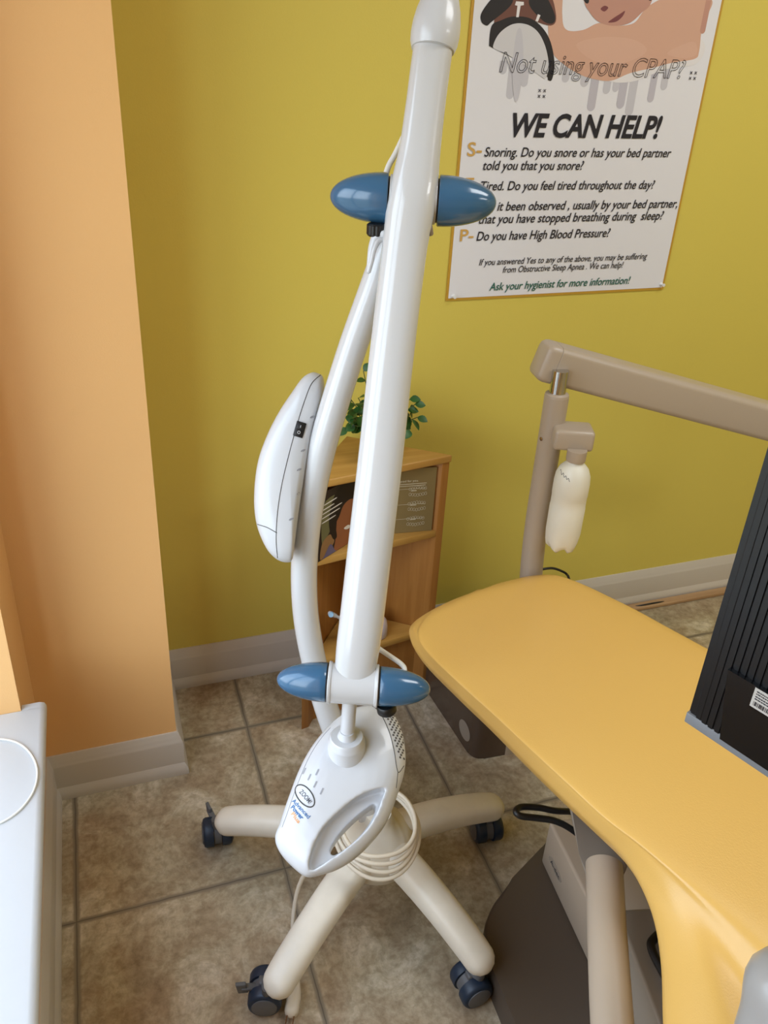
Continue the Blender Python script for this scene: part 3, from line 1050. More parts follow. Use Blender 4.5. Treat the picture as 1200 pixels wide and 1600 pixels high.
# boss and neck joining the head to the lower joint
BO = hp((0.0099, 0.0593))
hit = hb.ray_cast(BO + HN * 0.2, -HN, 0.4)
BO = hit[0]
g = G()
lathe(g, [(0, -0.032), (0.0285, -0.030), (0.0280, 0.008), (0.0275, 0.011), (0.0262, 0.0125), (0.0258, 0.018), (0.0235, 0.021), (0.0, 0.0215)], BO, (-0.02, 0, 1), 40)
g.build('boss', M['white2'], lamp, angle=40)
g = G()
sweep(g, [BO + Vector((0, 0, 0.018)), LJ + Vector((-0.004, 0, -0.02))], 0.0108, 24, round_ends=False)
lathe(g, [(0, 0), (0.0150, 0), (0.0120, 0.008), (0.0108, 0.012), (0, 0.012)], BO + Vector((0, 0, 0.019)), (0, 0, 1), 24)
g.build('neck', M['white2'], lamp, angle=50)
for nm, lines, mt in [('seam', [[(0.0435, 0.1313), (0.0604, 0.1143), (0.0739, 0.0848), (0.0811, 0.056), (0.0844, 0.0326), (0.0881, 0.0261), (0.0962, 0.0373)], [(0.0516, 0.1323), (0.0685, 0.1164), (0.0802, 0.1045)], [(0.0862, 0.0252), (0.0837, 0.005)]], 'seam'), ('seam', [[(-0.0151, 0.0909), (-0.0304, 0.0723), (-0.0452, 0.0475), (-0.0576, 0.0178), (-0.0677, -0.0112), (-0.075, -0.0341), (-0.0806, -0.0505)]], 'slot')]:
    for ln in lines:
        g = G()
        pts = []
        for p in cr(ln, 8):
            h = hb.ray_cast(hp(p, 0.2), -HN, 0.4)
            if h[0] is not None:
                pts.append(h[0])
        sweep(g, pts, 0.0006 if nm == 'seam' else 0.0007, 8)
        g.build(nm, M[mt], head)
g = G()
for p in [(0.0708, 0.1124), (0.0772, 0.1124), (0.0836, 0.1125), (0.0749, 0.1082), (0.0813, 0.1083), (0.0877, 0.1083), (0.0733, 0.104), (0.0797, 0.1041), (0.0861, 0.1042), (0.0774, 0.0999), (0.0838, 0.1), (0.0901, 0.1), (0.0758, 0.0958), (0.0822, 0.0958), (0.0886, 0.0959), (0.0799, 0.0917), (0.0862, 0.0917), (0.0926, 0.0918), (0.0783, 0.0876), (0.0847, 0.0876), (0.091, 0.0877), (0.0823, 0.0835), (0.0887, 0.0836), (0.095, 0.0836), (0.0808, 0.0794), (0.0871, 0.0795), (0.0935, 0.0795), (0.0848, 0.0754), (0.0911, 0.0754), (0.0974, 0.0755), (0.0833, 0.0713), (0.0896, 0.0714), (0.0959, 0.0714), (0.0872, 0.0673), (0.0935, 0.0674), (0.0857, 0.0633), (0.092, 0.0633), (0.0897, 0.0593), (0.0959, 0.0594), (0.0881, 0.0553), (0.0944, 0.0553), (0.0921, 0.0514), (0.0905, 0.0474), (0.0968, 0.0474)]:
    disc(g, hp(p, 0.0), HN, 0.0017, 12)
drape(g, hb, HN, 0.0005)
g.build('vent_grille', M['hole'], head)
for p in [(-0.0522, 0.0261), (-0.0442, 0.016), (-0.0352, 0.0052), (-0.0255, -0.0046), (-0.0329, 0.0225)]:
    g = G()
    e = (HX * 0.42 + HY * 0.9).normalized()
    w = HN.cross(e)
    c = hp(p)
    g.add([c + e * a_ * 0.0048 + w * b_ * 0.0011 for a_, b_ in ((-1, -1), (1, -1), (1, 1), (-1, 1))], [[0, 1, 2, 3]])
    drape(g, hb, HN, 0.0005)
    g.build('indicator', M['slot'], head)
# oval badge and lettering
ov = [(-0.0499, -0.0097), (0.0119, -0.0154), (0.0083, 0.0051)]
oc, ou, ow = hp(ov[0]), HX * ov[1][0] + HY * ov[1][1], HX * ov[2][0] + HY * ov[2][1]
g = G()
ring = []
for k in range(40):
    t = 2 * PI * k / 40
    h = hb.ray_cast(oc + ou * math.cos(t) + ow * math.sin(t) + HN * 0.2, -HN, 0.4)
    ring.append(h[0] + HN * 0.0002)
sweep(g, ring, 0.0009, 8, closed=True)
g.build('badge_ring', M['seam'], head)
for nm, body, o2, r2, u2, wd, cp, mt, off in [('badge_lettering', 'ZOOM!', (-0.0586, -0.0044), (0.654, -0.7565), (0.7565, 0.654), 0.0234, 0.0062, 'print_dark', 0.01), ('blue_lettering', 'Advanced', (-0.0689, -0.016), (0.6958, -0.7182), (0.7182, 0.6958), 0.0358, 0.0054, 'print_blue', 0.015), ('blue_lettering', 'Power', (-0.0699, -0.0249), (0.6781, -0.735), (0.735, 0.6781), 0.0246, 0.0054, 'print_blue', 0.03), ('orange_lettering', 'Plus', (-0.069, -0.034), (0.6335, -0.7737), (0.7737, 0.6335), 0.0178, 0.005, 'print_orange', 0.03)]:
    g = G()
    r3 = (HX * r2[0] + HY * r2[1]).normalized()
    u3 = (HX * u2[0] + HY * u2[1]).normalized()
    put_text(g, body, hp(o2), r3, u3, wd, cp, HN, offset=off)
    drape(g, hb, HN, 0.0005)
    g.build(nm, M[mt], head, smooth=False)

# ---- power cord: coils round the pole foot, then runs down to its plug on the floor
g = G()
pts = []
cc = Vector((0.3841, 0.9378, 0.2495))
turns = 4
for k in range(turns * 36 + 1):
    t = 2 * PI * k / 36
    i = k / 36
    r_ = 0.064 + 0.0042 * i + 0.0025 * math.sin(t * 2 + i)
    x = r_ * math.cos(t + 2.2)
    y = r_ * math.sin(t + 2.2)
    z = 0.0095 * (2 - i) + 0.24 * y + 0.10 * x + 0.003 * math.sin(3 * t + i)
    pts.append(cc + Vector((x + 0.003 * math.sin(i * 4), y, z)))
tail = [Vector(q) for q in [(0.255, 0.9304, 0.1975), (0.238, 0.9331, 0.1477), (0.2248, 0.9184, 0.1011), (0.2147, 0.8866, 0.0688), (0.206, 0.8416, 0.068), (0.2036, 0.8179, 0.0665)]]
tail[-1].z = max(tail[-1].z, 0.012)
allp = pts[::2] + [pts[-1] * 0.4 + tail[0] * 0.6 + Vector((-0.01, -0.01, 0))] + tail
sweep(g, cr([tuple(p) for p in allp], 3), 0.0040, 12)
cord = g.build('power_cord', M['cordc'], lamp, angle=70)
p0, p1 = Vector((0.2103, 0.8399, 0.016)), Vector((0.1906, 0.7972, 0.014))
dd = (p1 - p0).normalized()
g = G()
sx_ = dd.cross(Vector((0, 0, 1)))
sweep(g, [p0 - dd * 0.008, p0, p0 + dd * 0.012, p0 + dd * 0.022, p1 - dd * 0.004], [0.005, 0.007, 0.0105, 0.0125, 0.0125], 24, side=tuple(sx_), flat=0.95, expo=2.8)
plug = g.build('plug', M['cordc'], lamp, angle=50)
for s in (-1, 1):
    g = G(); obox(g, p1 + dd * 0.006 + sx_ * (s * 0.0062 - 0.0008) + Vector((0, 0, -0.003)), dd * 0.016, sx_ * 0.0016, Vector((0, 0, 0.006)), 0.0003, 1)
    g.build('prong', M['brass'], plug, angle=30)

# ------------------------------------------------------------------ three sided display shelf against the back wall
SA, SB, SCc = Vector((0.3738, 1.4464, 0.0)), Vector((0.7366, 1.5034, 0.0)), Vector((0.535, 1.652, 0.0))
ST = 0.695                       # height of the top
Z2, Z1 = 0.4963, 0.2011          # upper face of the middle and of the low shelf
sf = (SB - SA).normalized()
sn = Vector((sf.y, -sf.x, 0))    # towards the viewer
if sn.y > 0:
    sn = -sn
UPV = Vector((0, 0, 1))
shelf = thing('display_shelf', 'small maple display shelf standing against the yellow wall behind the white lamp', 'shelf', ((SA + SB + SCc) / 3)[:2] + (0,))
tk = 0.019
la = (SCc - SA).normalized(); ra = (SCc - SB).normalized()
g = G(); bevel_prism(g, [SA, SA + sf * tk, SA + sf * tk + la * ((SCc - SA).length - 0.03), SCc], UPV * (ST - tk), 0.0012, 2)
g.build('side_panel', M['wood'], shelf, angle=30)
g = G(); bevel_prism(g, [SB, SCc, SB - sf * tk + ra * ((SCc - SB).length - 0.03), SB - sf * tk], UPV * (ST - tk), 0.0012, 2)
g.build('side_panel', M['wood'], shelf, angle=30)
g = G(); bevel_prism(g, [SA + sn * 0.004 - sf * 0.003 + UPV * (ST - tk), SB + sn * 0.004 + sf * 0.003 + UPV * (ST - tk), SCc - sn * 0.004 + UPV * (ST - tk)], UPV * tk, 0.003, 3)
g.build('top', M['woodx'], shelf, angle=30)
ia, ib, ic = SA + sf * (tk + 0.0005), SB - sf * (tk + 0.0005), SCc + sn * 0.02
for zz in (Z2, Z1):
    g = G(); bevel_prism(g, [ia + UPV * (zz - tk), ib + UPV * (zz - tk), ic + UPV * (zz - tk)], UPV * tk, 0.002, 2)
    g.build('shelf_board', M['woodx'], shelf, angle=30)
g = G(); prism(g, [ia - sn * 0.02, ib - sn * 0.02, ib - sn * 0.034 - sf * 0.01, ia - sn * 0.034 + sf * 0.01], UPV * (Z1 - tk - 0.0005))
g.build('kick_board', M['wood'], shelf, smooth=False)

# folded brochure standing on the middle shelf
br = thing('brochure', 'folded photo and khaki brochure standing open on the middle board of the shelf', 'brochure', (0.5304, 1.5204, 0.4963))
zb = Z2 + 0.0008
bf_, bl_, br_ = Vector((0.5304, 1.5204, 0.4963)), Vector((0.4079, 1.4397, 0.4963)), Vector((0.7053, 1.5024, 0.4963))
for q in (bf_, bl_, br_):
    q.z = zb
hgt = 0.17
for nm, pe, mm_ in (('photo_page', bl_, 'photo_dark'), ('text_page', br_, 'khaki')):
    d = (pe - bf_)
    nrm = d.cross(UPV).normalized()
    if nrm.y > 0:
        nrm = -nrm
    g = G(); prism(g, [bf_ + nrm * 0.0004, pe + nrm * 0.0004, pe - nrm * 0.0004, bf_ - nrm * 0.0004], UPV * hgt)
    pg = g.build(nm, M[mm_], br, smooth=False)
    du = d.normalized()
    w = d.length
    if nm == 'text_page':
        g = G()
        o3 = bf_ + nrm * 0.0008

        def q3(u, z): return o3 + du * u + UPV * z
        right = du
        put_text(g, 'designed for you.', q3(w - 0.100, hgt * 0.80), right, UPV, 0.058, 0.0052, nrm)
        for (u0, u1, z0, z1) in [(-0.1, -0.022, 0.765, 0.0012), (-0.1, -0.024, 0.735, 0.0012), (-0.1, -0.022, 0.69, 0.0006), (-0.058, -0.045, 0.655, 0.0016), (-0.1, -0.022, 0.45, 0.0006), (-0.058, -0.043, 0.43, 0.0016), (-0.1, -0.022, 0.22, 0.0006), (-0.055, -0.042, 0.2, 0.0016)]:
            g.add([q3(w + u0, hgt * z0), q3(w + u1, hgt * z0), q3(w + u1, hgt * z0 + z1), q3(w + u0, hgt * z0 + z1)], [[0, 1, 2, 3]])
        # rows of tooth outlines
        for zc in (0.60, 0.37, 0.13):
            for row, zz in ((0, 0.030), (1, 0.010)):
                for k in range(7):
                    c = q3(w - 0.061 + k * 0.0062 + row * 0.001, hgt * zc - 0.012 + zz + 0.003 * abs(k - 3) / 3 * (1 if row else -1))
                    ring_ = [c + du * 0.0028 * math.cos(t) + UPV * 0.0040 * math.sin(t) for t in [2 * PI * i / 12 for i in range(12)]]
                    sweep(g, ring_, 0.00022, 5, closed=True)
        g.build('white_print', M['khaki_ink'], pg, smooth=False)
    else:
        g = G()
        for ci, pts in [(3, [(0.4194, 1.4473, 0.6359), (0.4639, 1.4766, 0.6425), (0.4654, 1.4776, 0.5962), (0.439, 1.4602, 0.5607), (0.4178, 1.4462, 0.5393)]), (5, [(0.4178, 1.4462, 0.5393), (0.4392, 1.4603, 0.5523), (0.4527, 1.4692, 0.5279), (0.4348, 1.4574, 0.5093), (0.4132, 1.4432, 0.4999)]), (0, [(0.4617, 1.4751, 0.5981), (0.4833, 1.4893, 0.6167), (0.5138, 1.5094, 0.6131), (0.5238, 1.516, 0.566), (0.5182, 1.5124, 0.5174), (0.5038, 1.5029, 0.4869), (0.4807, 1.4876, 0.4827), (0.4536, 1.4698, 0.4984), (0.4563, 1.4716, 0.5344)]), (1, [(0.4377, 1.4593, 0.6105), (0.4493, 1.467, 0.6448), (0.4741, 1.4833, 0.6631), (0.512, 1.5083, 0.6517), (0.5178, 1.5121, 0.6094), (0.4946, 1.4968, 0.6143), (0.4762, 1.4847, 0.6071), (0.4657, 1.4778, 0.5861), (0.4552, 1.4709, 0.5685), (0.4599, 1.474, 0.5358), (0.4488, 1.4667, 0.5352), (0.4369, 1.4588, 0.5718)]), (2, [(0.4135, 1.4434, 0.4844), (0.4275, 1.4526, 0.5085), (0.4417, 1.462, 0.5257), (0.4534, 1.4697, 0.5054), (0.4615, 1.475, 0.4869), (0.4429, 1.4628, 0.4806)]), (4, [(0.4802, 1.4874, 0.5466), (0.4916, 1.4948, 0.549), (0.4995, 1.5, 0.543), (0.4958, 1.4976, 0.5382), (0.4862, 1.4913, 0.54)]), (4, [(0.4229, 1.4496, 0.6373), (0.4531, 1.4695, 0.639), (0.4532, 1.4695, 0.6364), (0.4229, 1.4496, 0.6348)]), (4, [(0.4196, 1.4474, 0.6263), (0.4462, 1.4649, 0.6276), (0.4463, 1.465, 0.625), (0.4196, 1.4474, 0.6237)]), (4, [(0.4198, 1.4475, 0.6166), (0.4665, 1.4783, 0.6187), (0.4666, 1.4784, 0.6161), (0.4198, 1.4476, 0.614)]), (4, [(0.4183, 1.4465, 0.6062), (0.4613, 1.4749, 0.6079), (0.4614, 1.475, 0.6053), (0.4183, 1.4466, 0.6036)]), (4, [(0.4185, 1.4467, 0.5947), (0.4507, 1.4679, 0.5959), (0.4508, 1.468, 0.5932), (0.4185, 1.4467, 0.5921)])]:
            k_ = len(g.f)
            g.add([Vector((p[0], p[1], max(p[2], zb + 0.001))) + nrm * (0.0006 + 0.00008 * k_) for p in cr(pts, 5, True)], [list(range(len(pts) * 5))], ci)
        fm = [mat('photo_skin', (150, 92, 58), 0.5), mat('photo_hair', (28, 18, 16), 0.5), mat('photo_shirt', (104, 96, 128), 0.5), mat('photo_blur', (112, 108, 72), 0.5), mat('photo_white', (226, 220, 214), 0.5), mat('photo_tan', (150, 112, 72), 0.5)]
        g.build('printed_portrait', fm, pg, smooth=False)

# things on the low shelf
tb0, tb1 = Vector((0.4522, 1.488, 0.3131)), Vector((0.5616, 1.5184, 0.2151))
tb1.z = Z1 + 0.0145
dd = (tb1 - tb0).normalized()
tb = thing('toothbrush', 'white and blue toothbrush leaning on the low board of the shelf beside the pole', 'toothbrush', ((tb0.x + tb1.x) / 2, (tb0.y + tb1.y) / 2, Z1))
g = G(); sweep(g, [tb0 + dd * 0.001, tb0 + dd * 0.02, tb0 + dd * 0.03, tb0 + dd * 0.05, tb1], [0.0055, 0.0055, 0.003, 0.008, 0.0135], 16)
g.build('handle', M['white2'], tb)
g = G(); lathe(g, [(0, 0), (0.0062, 0), (0.0062, 0.009), (0, 0.009)], tb0 + dd * 0.006, Vector((-0.3, -0.8, 0.35)), 20)
g.build('bristles', M['bluew'], tb, angle=30)
cp = Vector((0.5843, 1.515, 0.215)); cp.z = Z1 + 0.0005
g = G()
lathe(g, [(0, 0), (0.026, 0), (0.028, 0.002), (0.0275, 0.028), (0.025, 0.042), (0.019, 0.051), (0.010, 0.0555), (0, 0.0565)], cp, (0, 0, 1), 32)
tag(g.build('charger', M['lilac'], angle=50), 'pale pinkish rounded plastic container on the low shelf board', 'container')

# ------------------------------------------------------------------ potted plant on the shelf top
pc = Vector((0.5712, 1.5367, 0.695)); pc.z = ST + 0.0006
plant = thing('potted_plant', 'small leafy green plant in a clear glass pot on the maple shelf', 'plant', pc)
g = G(); lathe(g, [(0, 0), (0.030, 0), (0.034, 0.003), (0.043, 0.052), (0.0415, 0.052), (0.033, 0.006), (0, 0.006)], pc, (0, 0, 1), 36)
g.build('glass_pot', M['glass'], plant, angle=40)
g = G(); lathe(g, [(0, 0.0065), (0.0325, 0.0065), (0.0385, 0.042), (0.03, 0.046), (0, 0.047)], pc, (0, 0, 1), 30)
g.build('soil', M['soil'], plant, angle=60)
g = G(); gs = G()


def leaf(c, d, up, ln, wd):
    d = Vector(d).normalized(); up = Vector(up).normalized()
    s = d.cross(up).normalized(); n_ = s.cross(d).normalized()
    c = Vector(c)
    v, f = [], []
    prof_ = [(0, 0.05), (0.15, 0.55), (0.35, 0.95), (0.55, 1.0), (0.75, 0.75), (0.9, 0.38), (1.0, 0.03)]
    for t, w in prof_:
        b = -0.25 * ln * t * t
        ctr = c + d * (ln * t) + n_ * b
        v += [ctr - s * wd * w + n_ * 0.18 * wd * w, ctr, ctr + s * wd * w + n_ * 0.18 * wd * w]
    for i in range(len(prof_) - 1):
        for k in range(2):
            f.append([i * 3 + k, i * 3 + k + 1, i * 3 + 4 + k, i * 3 + 3 + k])
    g.add(v, f)


rnd = random.Random(5)
tips = [(0.634, 1.523, 0.8322), (0.6435, 1.5146, 0.8226), (0.6458, 1.5004, 0.7978), (0.6267, 1.4931, 0.7722), (0.6276, 1.5143, 0.8121), (0.5445, 1.5816, 0.8835), (0.5123, 1.5617, 0.8262), (0.5034, 1.5491, 0.7972), (0.495, 1.5384, 0.772), (0.514, 1.5511, 0.8076), (0.5274, 1.5588, 0.8305), (0.5142, 1.5342, 0.7765), (0.5865, 1.5646, 0.8789), (0.5976, 1.5509, 0.8607)]
sprigs = []
for t in tips:
    sprigs.append(Vector(t))
for k in range(16):
    a = rnd.uniform(0, 2 * PI); r_ = rnd.uniform(0.01, 0.055)
    sprigs.append(pc + Vector((r_ * math.cos(a), r_ * math.sin(a), rnd.uniform(0.06, 0.125))))
for tip in sprigs:
    root = pc + Vector((tip.x - pc.x, tip.y - pc.y, 0)) * 0.25 + Vector((0, 0, 0.045))
    mid = root * 0.45 + tip * 0.55 + Vector((0, 0, 0.008))
    path = [Vector(q) for q in cr([root, mid, tip], 5)]
    sweep(gs, path, 0.0011, 6)
    for j in range(5, len(path), 3):
        ax = (path[j] - path[j - 1]).normalized()
        for s in (0, 1):
            a = rnd.uniform(0, 2 * PI) + s * PI
            x2, y2, _ = basis(ax)
            o_ = (x2 * math.cos(a) + y2 * math.sin(a)) * 0.9 + ax * 0.35 + Vector((0, -0.15, 0.05))
            leaf(path[j], o_, ax + Vector((0, -0.5, 0.6)), rnd.uniform(0.020, 0.030), rnd.uniform(0.0085, 0.0115))
    leaf(path[-1], (path[-1] - path[-2]) + Vector((rnd.uniform(-.01, .01), -0.004, -0.004)), Vector((0, -0.6, 0.8)), 0.024, 0.0095)
g.build('foliage', M['leaf'], plant, angle=60)
gs.build('stems', M['stem'], plant)

# ------------------------------------------------------------------ dental chair
chair = thing('dental_chair', 'yellow upholstered dental chair with taupe pedestal reaching towards the back wall', 'dental chair', (0.7605, 0.7966, 0.0))
stations = [((0.7003, 1.2417, 0.505), (0.7118, 1.23, 0.513), (0.7686, 1.2401, 0.517), (0.8254, 1.2501, 0.513), (0.831, 1.2505, 0.505)), ((0.6261, 1.2243, 0.49), (0.6379, 1.2019, 0.524), (0.7475, 1.2161, 0.528), (0.857, 1.2303, 0.524), (0.8808, 1.2309, 0.49)), ((0.5725, 1.2107, 0.482), (0.5794, 1.1713, 0.529), (0.7272, 1.1894, 0.533), (0.875, 1.2074, 0.529), (0.905, 1.2071, 0.482)), ((0.5415, 1.1967, 0.48), (0.5433, 1.14, 0.53), (0.7218, 1.1538, 0.534), (0.9003, 1.1676, 0.53), (0.9302, 1.1652, 0.48)), ((0.5225, 1.1699, 0.48), (0.5204, 1.1062, 0.53), (0.7211, 1.1159, 0.534), (0.9219, 1.1255, 0.53), (0.9517, 1.1222, 0.48)), ((0.517, 1.1078, 0.48), (0.5184, 1.0572, 0.53), (0.7337, 1.0639, 0.534), (0.9489, 1.0707, 0.53), (0.9788, 1.0681, 0.48)), ((0.5405, 1.0031, 0.48), (0.543, 0.959, 0.53), (0.7594, 0.9823, 0.534), (0.9757, 1.0055, 0.53), (1.0057, 1.0057, 0.48)), ((0.5651, 0.9109, 0.48), (0.5679, 0.8757, 0.53), (0.7857, 0.9079, 0.534), (1.0035, 0.9401, 0.53), (1.0334, 0.9421, 0.48)), ((0.5859, 0.8221, 0.48), (0.5907, 0.7912, 0.53), (0.8124, 0.8308, 0.534), (1.0341, 0.8704, 0.53), (1.0639, 0.8736, 0.48)), ((0.6047, 0.7492, 0.48), (0.6105, 0.7222, 0.53), (0.8377, 0.7636, 0.534), (1.0649, 0.8051, 0.53), (1.0947, 0.8087, 0.48)), ((0.6269, 0.6755, 0.478), (0.6304, 0.6513, 0.53), (0.8615, 0.696, 0.534), (1.0927, 0.7406, 0.53), (1.1224, 0.7448, 0.478)), ((0.6446, 0.6249, 0.472), (0.6518, 0.6025, 0.53), (0.8836, 0.6423, 0.534), (1.1153, 0.6822, 0.53), (1.1451, 0.6858, 0.472)), ((0.6496, 0.5818, 0.462), (0.6701, 0.5571, 0.53), (0.9032, 0.595, 0.534), (1.1363, 0.6329, 0.53), (1.1661, 0.636, 0.462)), ((0.6419, 0.5346, 0.45), (0.6883, 0.5063, 0.53), (0.9218, 0.543, 0.534), (1.1552, 0.5798, 0.53), (1.1851, 0.5824, 0.45)), ((0.6183, 0.4838, 0.44), (0.7036, 0.4558, 0.53), (0.9384, 0.4927, 0.534), (1.1731, 0.5295, 0.53), (1.203, 0.532, 0.44)), ((0.581, 0.4261, 0.43), (0.7155, 0.398, 0.53), (0.9545, 0.4365, 0.534), (1.1936, 0.475, 0.53), (1.2235, 0.4774, 0.43)), ((0.5374, 0.3567, 0.42), (0.7209, 0.3349, 0.53), (0.9647, 0.3693, 0.534), (1.2085, 0.4037, 0.53), (1.2384, 0.4058, 0.42)), ((0.4935, 0.2748, 0.41), (0.7165, 0.2616, 0.53), (0.9628, 0.2923, 0.534), (1.2091, 0.3231, 0.53), (1.239, 0.3251, 0.41))]
rows = []


def side_pt(L_, S_, inw_, th_, t_):
    """point on the rolled side: rounded where the roll is narrow, a roll and a crease where it is wide"""
    p_ = L_ * (1 - t_) + S_ * t_
    w_ = min(1.0, max(0.0, ((S_ - L_).xy.length - 0.035) / 0.10))
    if t_ < 0.5:
        return p_ + Vector((0, 0, th_ * (0.15 + 0.14 * w_))) - inw_ * th_ * 0.08 * (1 - w_)
    return p_ + Vector((0, 0, th_ * (0.13 * (1 - w_) - 0.02 * w_))) - inw_ * th_ * 0.07 * (1 - w_)


for L, S, Mi, R2, R in stations:
    L, S, Mi, R2, R = [Vector(q) for q in (L, S, Mi, R2, R)]
    th = max(0.012, (S.z - L.z))
    inw = (R - L); inw.z = 0; inw.normalize()
    bl = L + inw * th * 0.55 + Vector((0, 0, -th * 0.72))
    br2 = R - inw * th * 0.55 + Vector((0, 0, -th * 0.72))
    bm_ = (bl + br2) / 2
    sec = [bm_, bl + inw * 0.05, bl, L, side_pt(L, S, inw, th, 0.32), side_pt(L, S, inw, th, 0.70), S, S * 0.6 + Mi * 0.4 + Vector((0, 0, 0.003)), Mi, R2, R * 0.5 + R2 * 0.5 + Vector((0, 0, th * 0.16)) + inw * th * 0.10, R, br2, br2 - inw * 0.05]
    rows.append([tuple(q) for q in sec])
ns = len(rows[0])
cols = [cr([rows[i][k] for i in range(len(rows))], 5) for k in range(ns)]
nr = len(cols[0])
v, f = [], []
for i in range(nr):
    v += cr([cols[k][i] for k in range(ns)], 5, True)
q = ns * 5
for i in range(nr - 1):
    for k in range(q):
        f.append([i * q + k, i * q + (k + 1) % q, (i + 1) * q + (k + 1) % q, (i + 1) * q + k])
f.append(list(range(q))[::-1]); f.append(list(range((nr - 1) * q, nr * q)))
g = G(); g.add(v, f)
pad = g.build('seat_pad', M['pad'], chair, angle=180)

# pedestal: floor plate cover, tower with badge, lift tube, wedge bracket, frame box
g = G(); bevel_prism(g, [(0.7883, 0.9583, 0.0), (0.747, 0.9305, 0.0), (0.658, 0.886, 0.0), (0.5984, 0.8502, 0.0), (0.5651, 0.8175, 0.0), (0.549, 0.7842, 0.0), (0.5416, 0.7404, 0.0), (0.54, 0.695, 0.0), (0.5379, 0.6417, 0.0), (0.5308, 0.5551, 0.0), (0.8615, 0.4931, 0.0), (1.1336, 0.8097, 0.0)], (0, 0, 0.0695), 0.012, 4)
g.build('base_cover', M['brown'], chair, angle=40)
TP = [Vector(q) for q in [(0.7319, 0.9037, 0.0702), (0.6966, 0.5655, 0.0702), (0.8955, 0.5448, 0.0702), (0.9308, 0.8829, 0.0702)]]
g = G(); bevel_prism(g, TP, (0, 0, 0.1157), 0.006, 3)
tower = g.build('pedestal', M['taupe'], chair, angle=40)
tdir = (TP[1] - TP[0]).normalized()
tn = Vector((tdir.y, -tdir.x, 0))
if tn.x > 0:
    tn = -tn
bc = Vector((0.7263, 0.8497, 0.1173))
bc = bc - tn * (bc - TP[0]).dot(tn)
g = G()
pts = [bc + tn * 0.0009 + tdir * 0.028 * math.cos(t) + UPV * 0.0105 * math.sin(t) for t in [2 * PI * k / 28 for k in range(28)]]
prism(g, pts, -tn * 0.001)
badge = g.build('badge', M['sticker'], tower, smooth=False)
g = G()
put_text(g, 'A-dec', bc + tn * 0.0013 - tdir * 0.020 - UPV * 0.0048, tdir, UPV, 0.040, 0.0095, tn, offset=0.01)
put_text(g, '-', bc + tn * 0.0013 - tdir * 0.0, tdir, UPV, 0.001, 0.001, tn)
g.build('badge_lettering', M['ink'], badge, smooth=False)
g = G(); sweep(g, [(0.6666, 0.6729, 0.3792), (0.6181, 0.5883, 0.3675), (0.5659, 0.4996, 0.3679), (0.5203, 0.4182, 0.364)], 0.0285, 32, round_ends=False)
g.build('lift_tube', M['taupe'], chair, angle=50)
g = G(); bevel_prism(g, [(0.6677, 0.7857, 0.3907), (0.7244, 0.6836, 0.3699), (0.6981, 0.6579, 0.3715), (0.6866, 0.6534, 0.3667), (0.6364, 0.6672, 0.3603), (0.6459, 0.709, 0.3668)], (0.0366, 0.0377, -0.0607), 0.004, 2)
g.build('bracket', M['taupe2'], chair, angle=30)
FB = [Vector(q) for q in [(0.6871, 0.6471, 0.3), (0.6294, 0.4096, 0.3), (0.9209, 0.3388, 0.3), (0.9786, 0.5763, 0.3)]]
g = G(); bevel_prism(g, FB, (0, 0, -0.229), 0.006, 3)
fb = g.build('underframe', M['taupe2'], chair, angle=40)
g = G(); sweep(g, cr([(0.7302, 0.5835, 0.318), (0.7038, 0.5776, 0.318), (0.6924, 0.5666, 0.318), (0.6874, 0.5381, 0.318), (0.6863, 0.5069, 0.318), (0.6995, 0.4982, 0.318), (0.722, 0.52, 0.318), (0.7396, 0.5649, 0.318)], 5, True), 0.0065, 12, closed=True)
g.build('foot_lever', M['black'], fb, angle=60)
g = G()
sweep(g, cr([(0.7203, 0.7696, 0.2846), (0.6906, 0.7849, 0.3159), (0.6581, 0.7961, 0.3379), (0.6249, 0.8058, 0.3457), (0.598, 0.8125, 0.3519), (0.5927, 0.8215, 0.3542), (0.6094, 0.8308, 0.3491), (0.6424, 0.8269, 0.341), (0.6719, 0.8184, 0.333), (0.7183, 0.8206, 0.3117), (0.7548, 0.819, 0.288)], 6), 0.0056, 14)
g.build('hose', M['cableblack'], chair, angle=60)
# grey armrest end at the near side
g = G(); sweep(g, cr([(0.5737, 0.3124, 0.6858), (0.567, 0.3009, 0.6602), (0.5532, 0.2871, 0.626), (0.5416, 0.2665, 0.5805)], 6), 0.043, 36, flat=0.8)
arm_o = g.build('armrest', M['armgrey'], chair, angle=60)

# ------------------------------------------------------------------ delivery unit arm behind the chair
PB = Vector((0.8602, 1.3028, 0.8986))
du_ = thing('delivery_arm', 'taupe post with a thick sloping arm rising behind the yellow chair', 'equipment arm', (PB.x, PB.y, 0))
zt, zb_ = 0.9082, 0.5567
post = [(PB.x, PB.y, zt), (PB.x, PB.y, (zt + zb_) / 2), (PB.x, PB.y, zb_ + 0.06), (PB.x - 0.004, PB.y - 0.012, zb_ - 0.03), (PB.x - 0.012, PB.y - 0.035, zb_ - 0.12), (PB.x - 0.02, PB.y - 0.05, zb_ - 0.25), (PB.x - 0.02, PB.y - 0.05, 0.0)]
g = G(); sweep(g, cr(post, 6), 0.0245, 32, round_ends=False)
lathe(g, [(0, -0.002), (0.0245, -0.002), (0.0235, 0.004), (0.019, 0.0065), (0, 0.0065)], (PB.x, PB.y, zt), (0, 0, 1), 32)
po = g.build('post', M['taupe'], du_, angle=50)
g = G(); lathe(g, [(0, 0), (0.0165, 0), (0.0165, 0.05), (0, 0.05)], (PB.x, PB.y, zt + 0.004), (0, 0, 1), 32)
g.build('chrome_collar', M['chrome'], du_, angle=40)
E0, E1 = Vector((0.8599, 1.3392, 0.9658)), Vector((1.3629, 1.256, 0.825))
bd = (E1 - E0).normalized()
bs = bd.cross(UPV).normalized()
bu = bs.cross(bd).normalized()
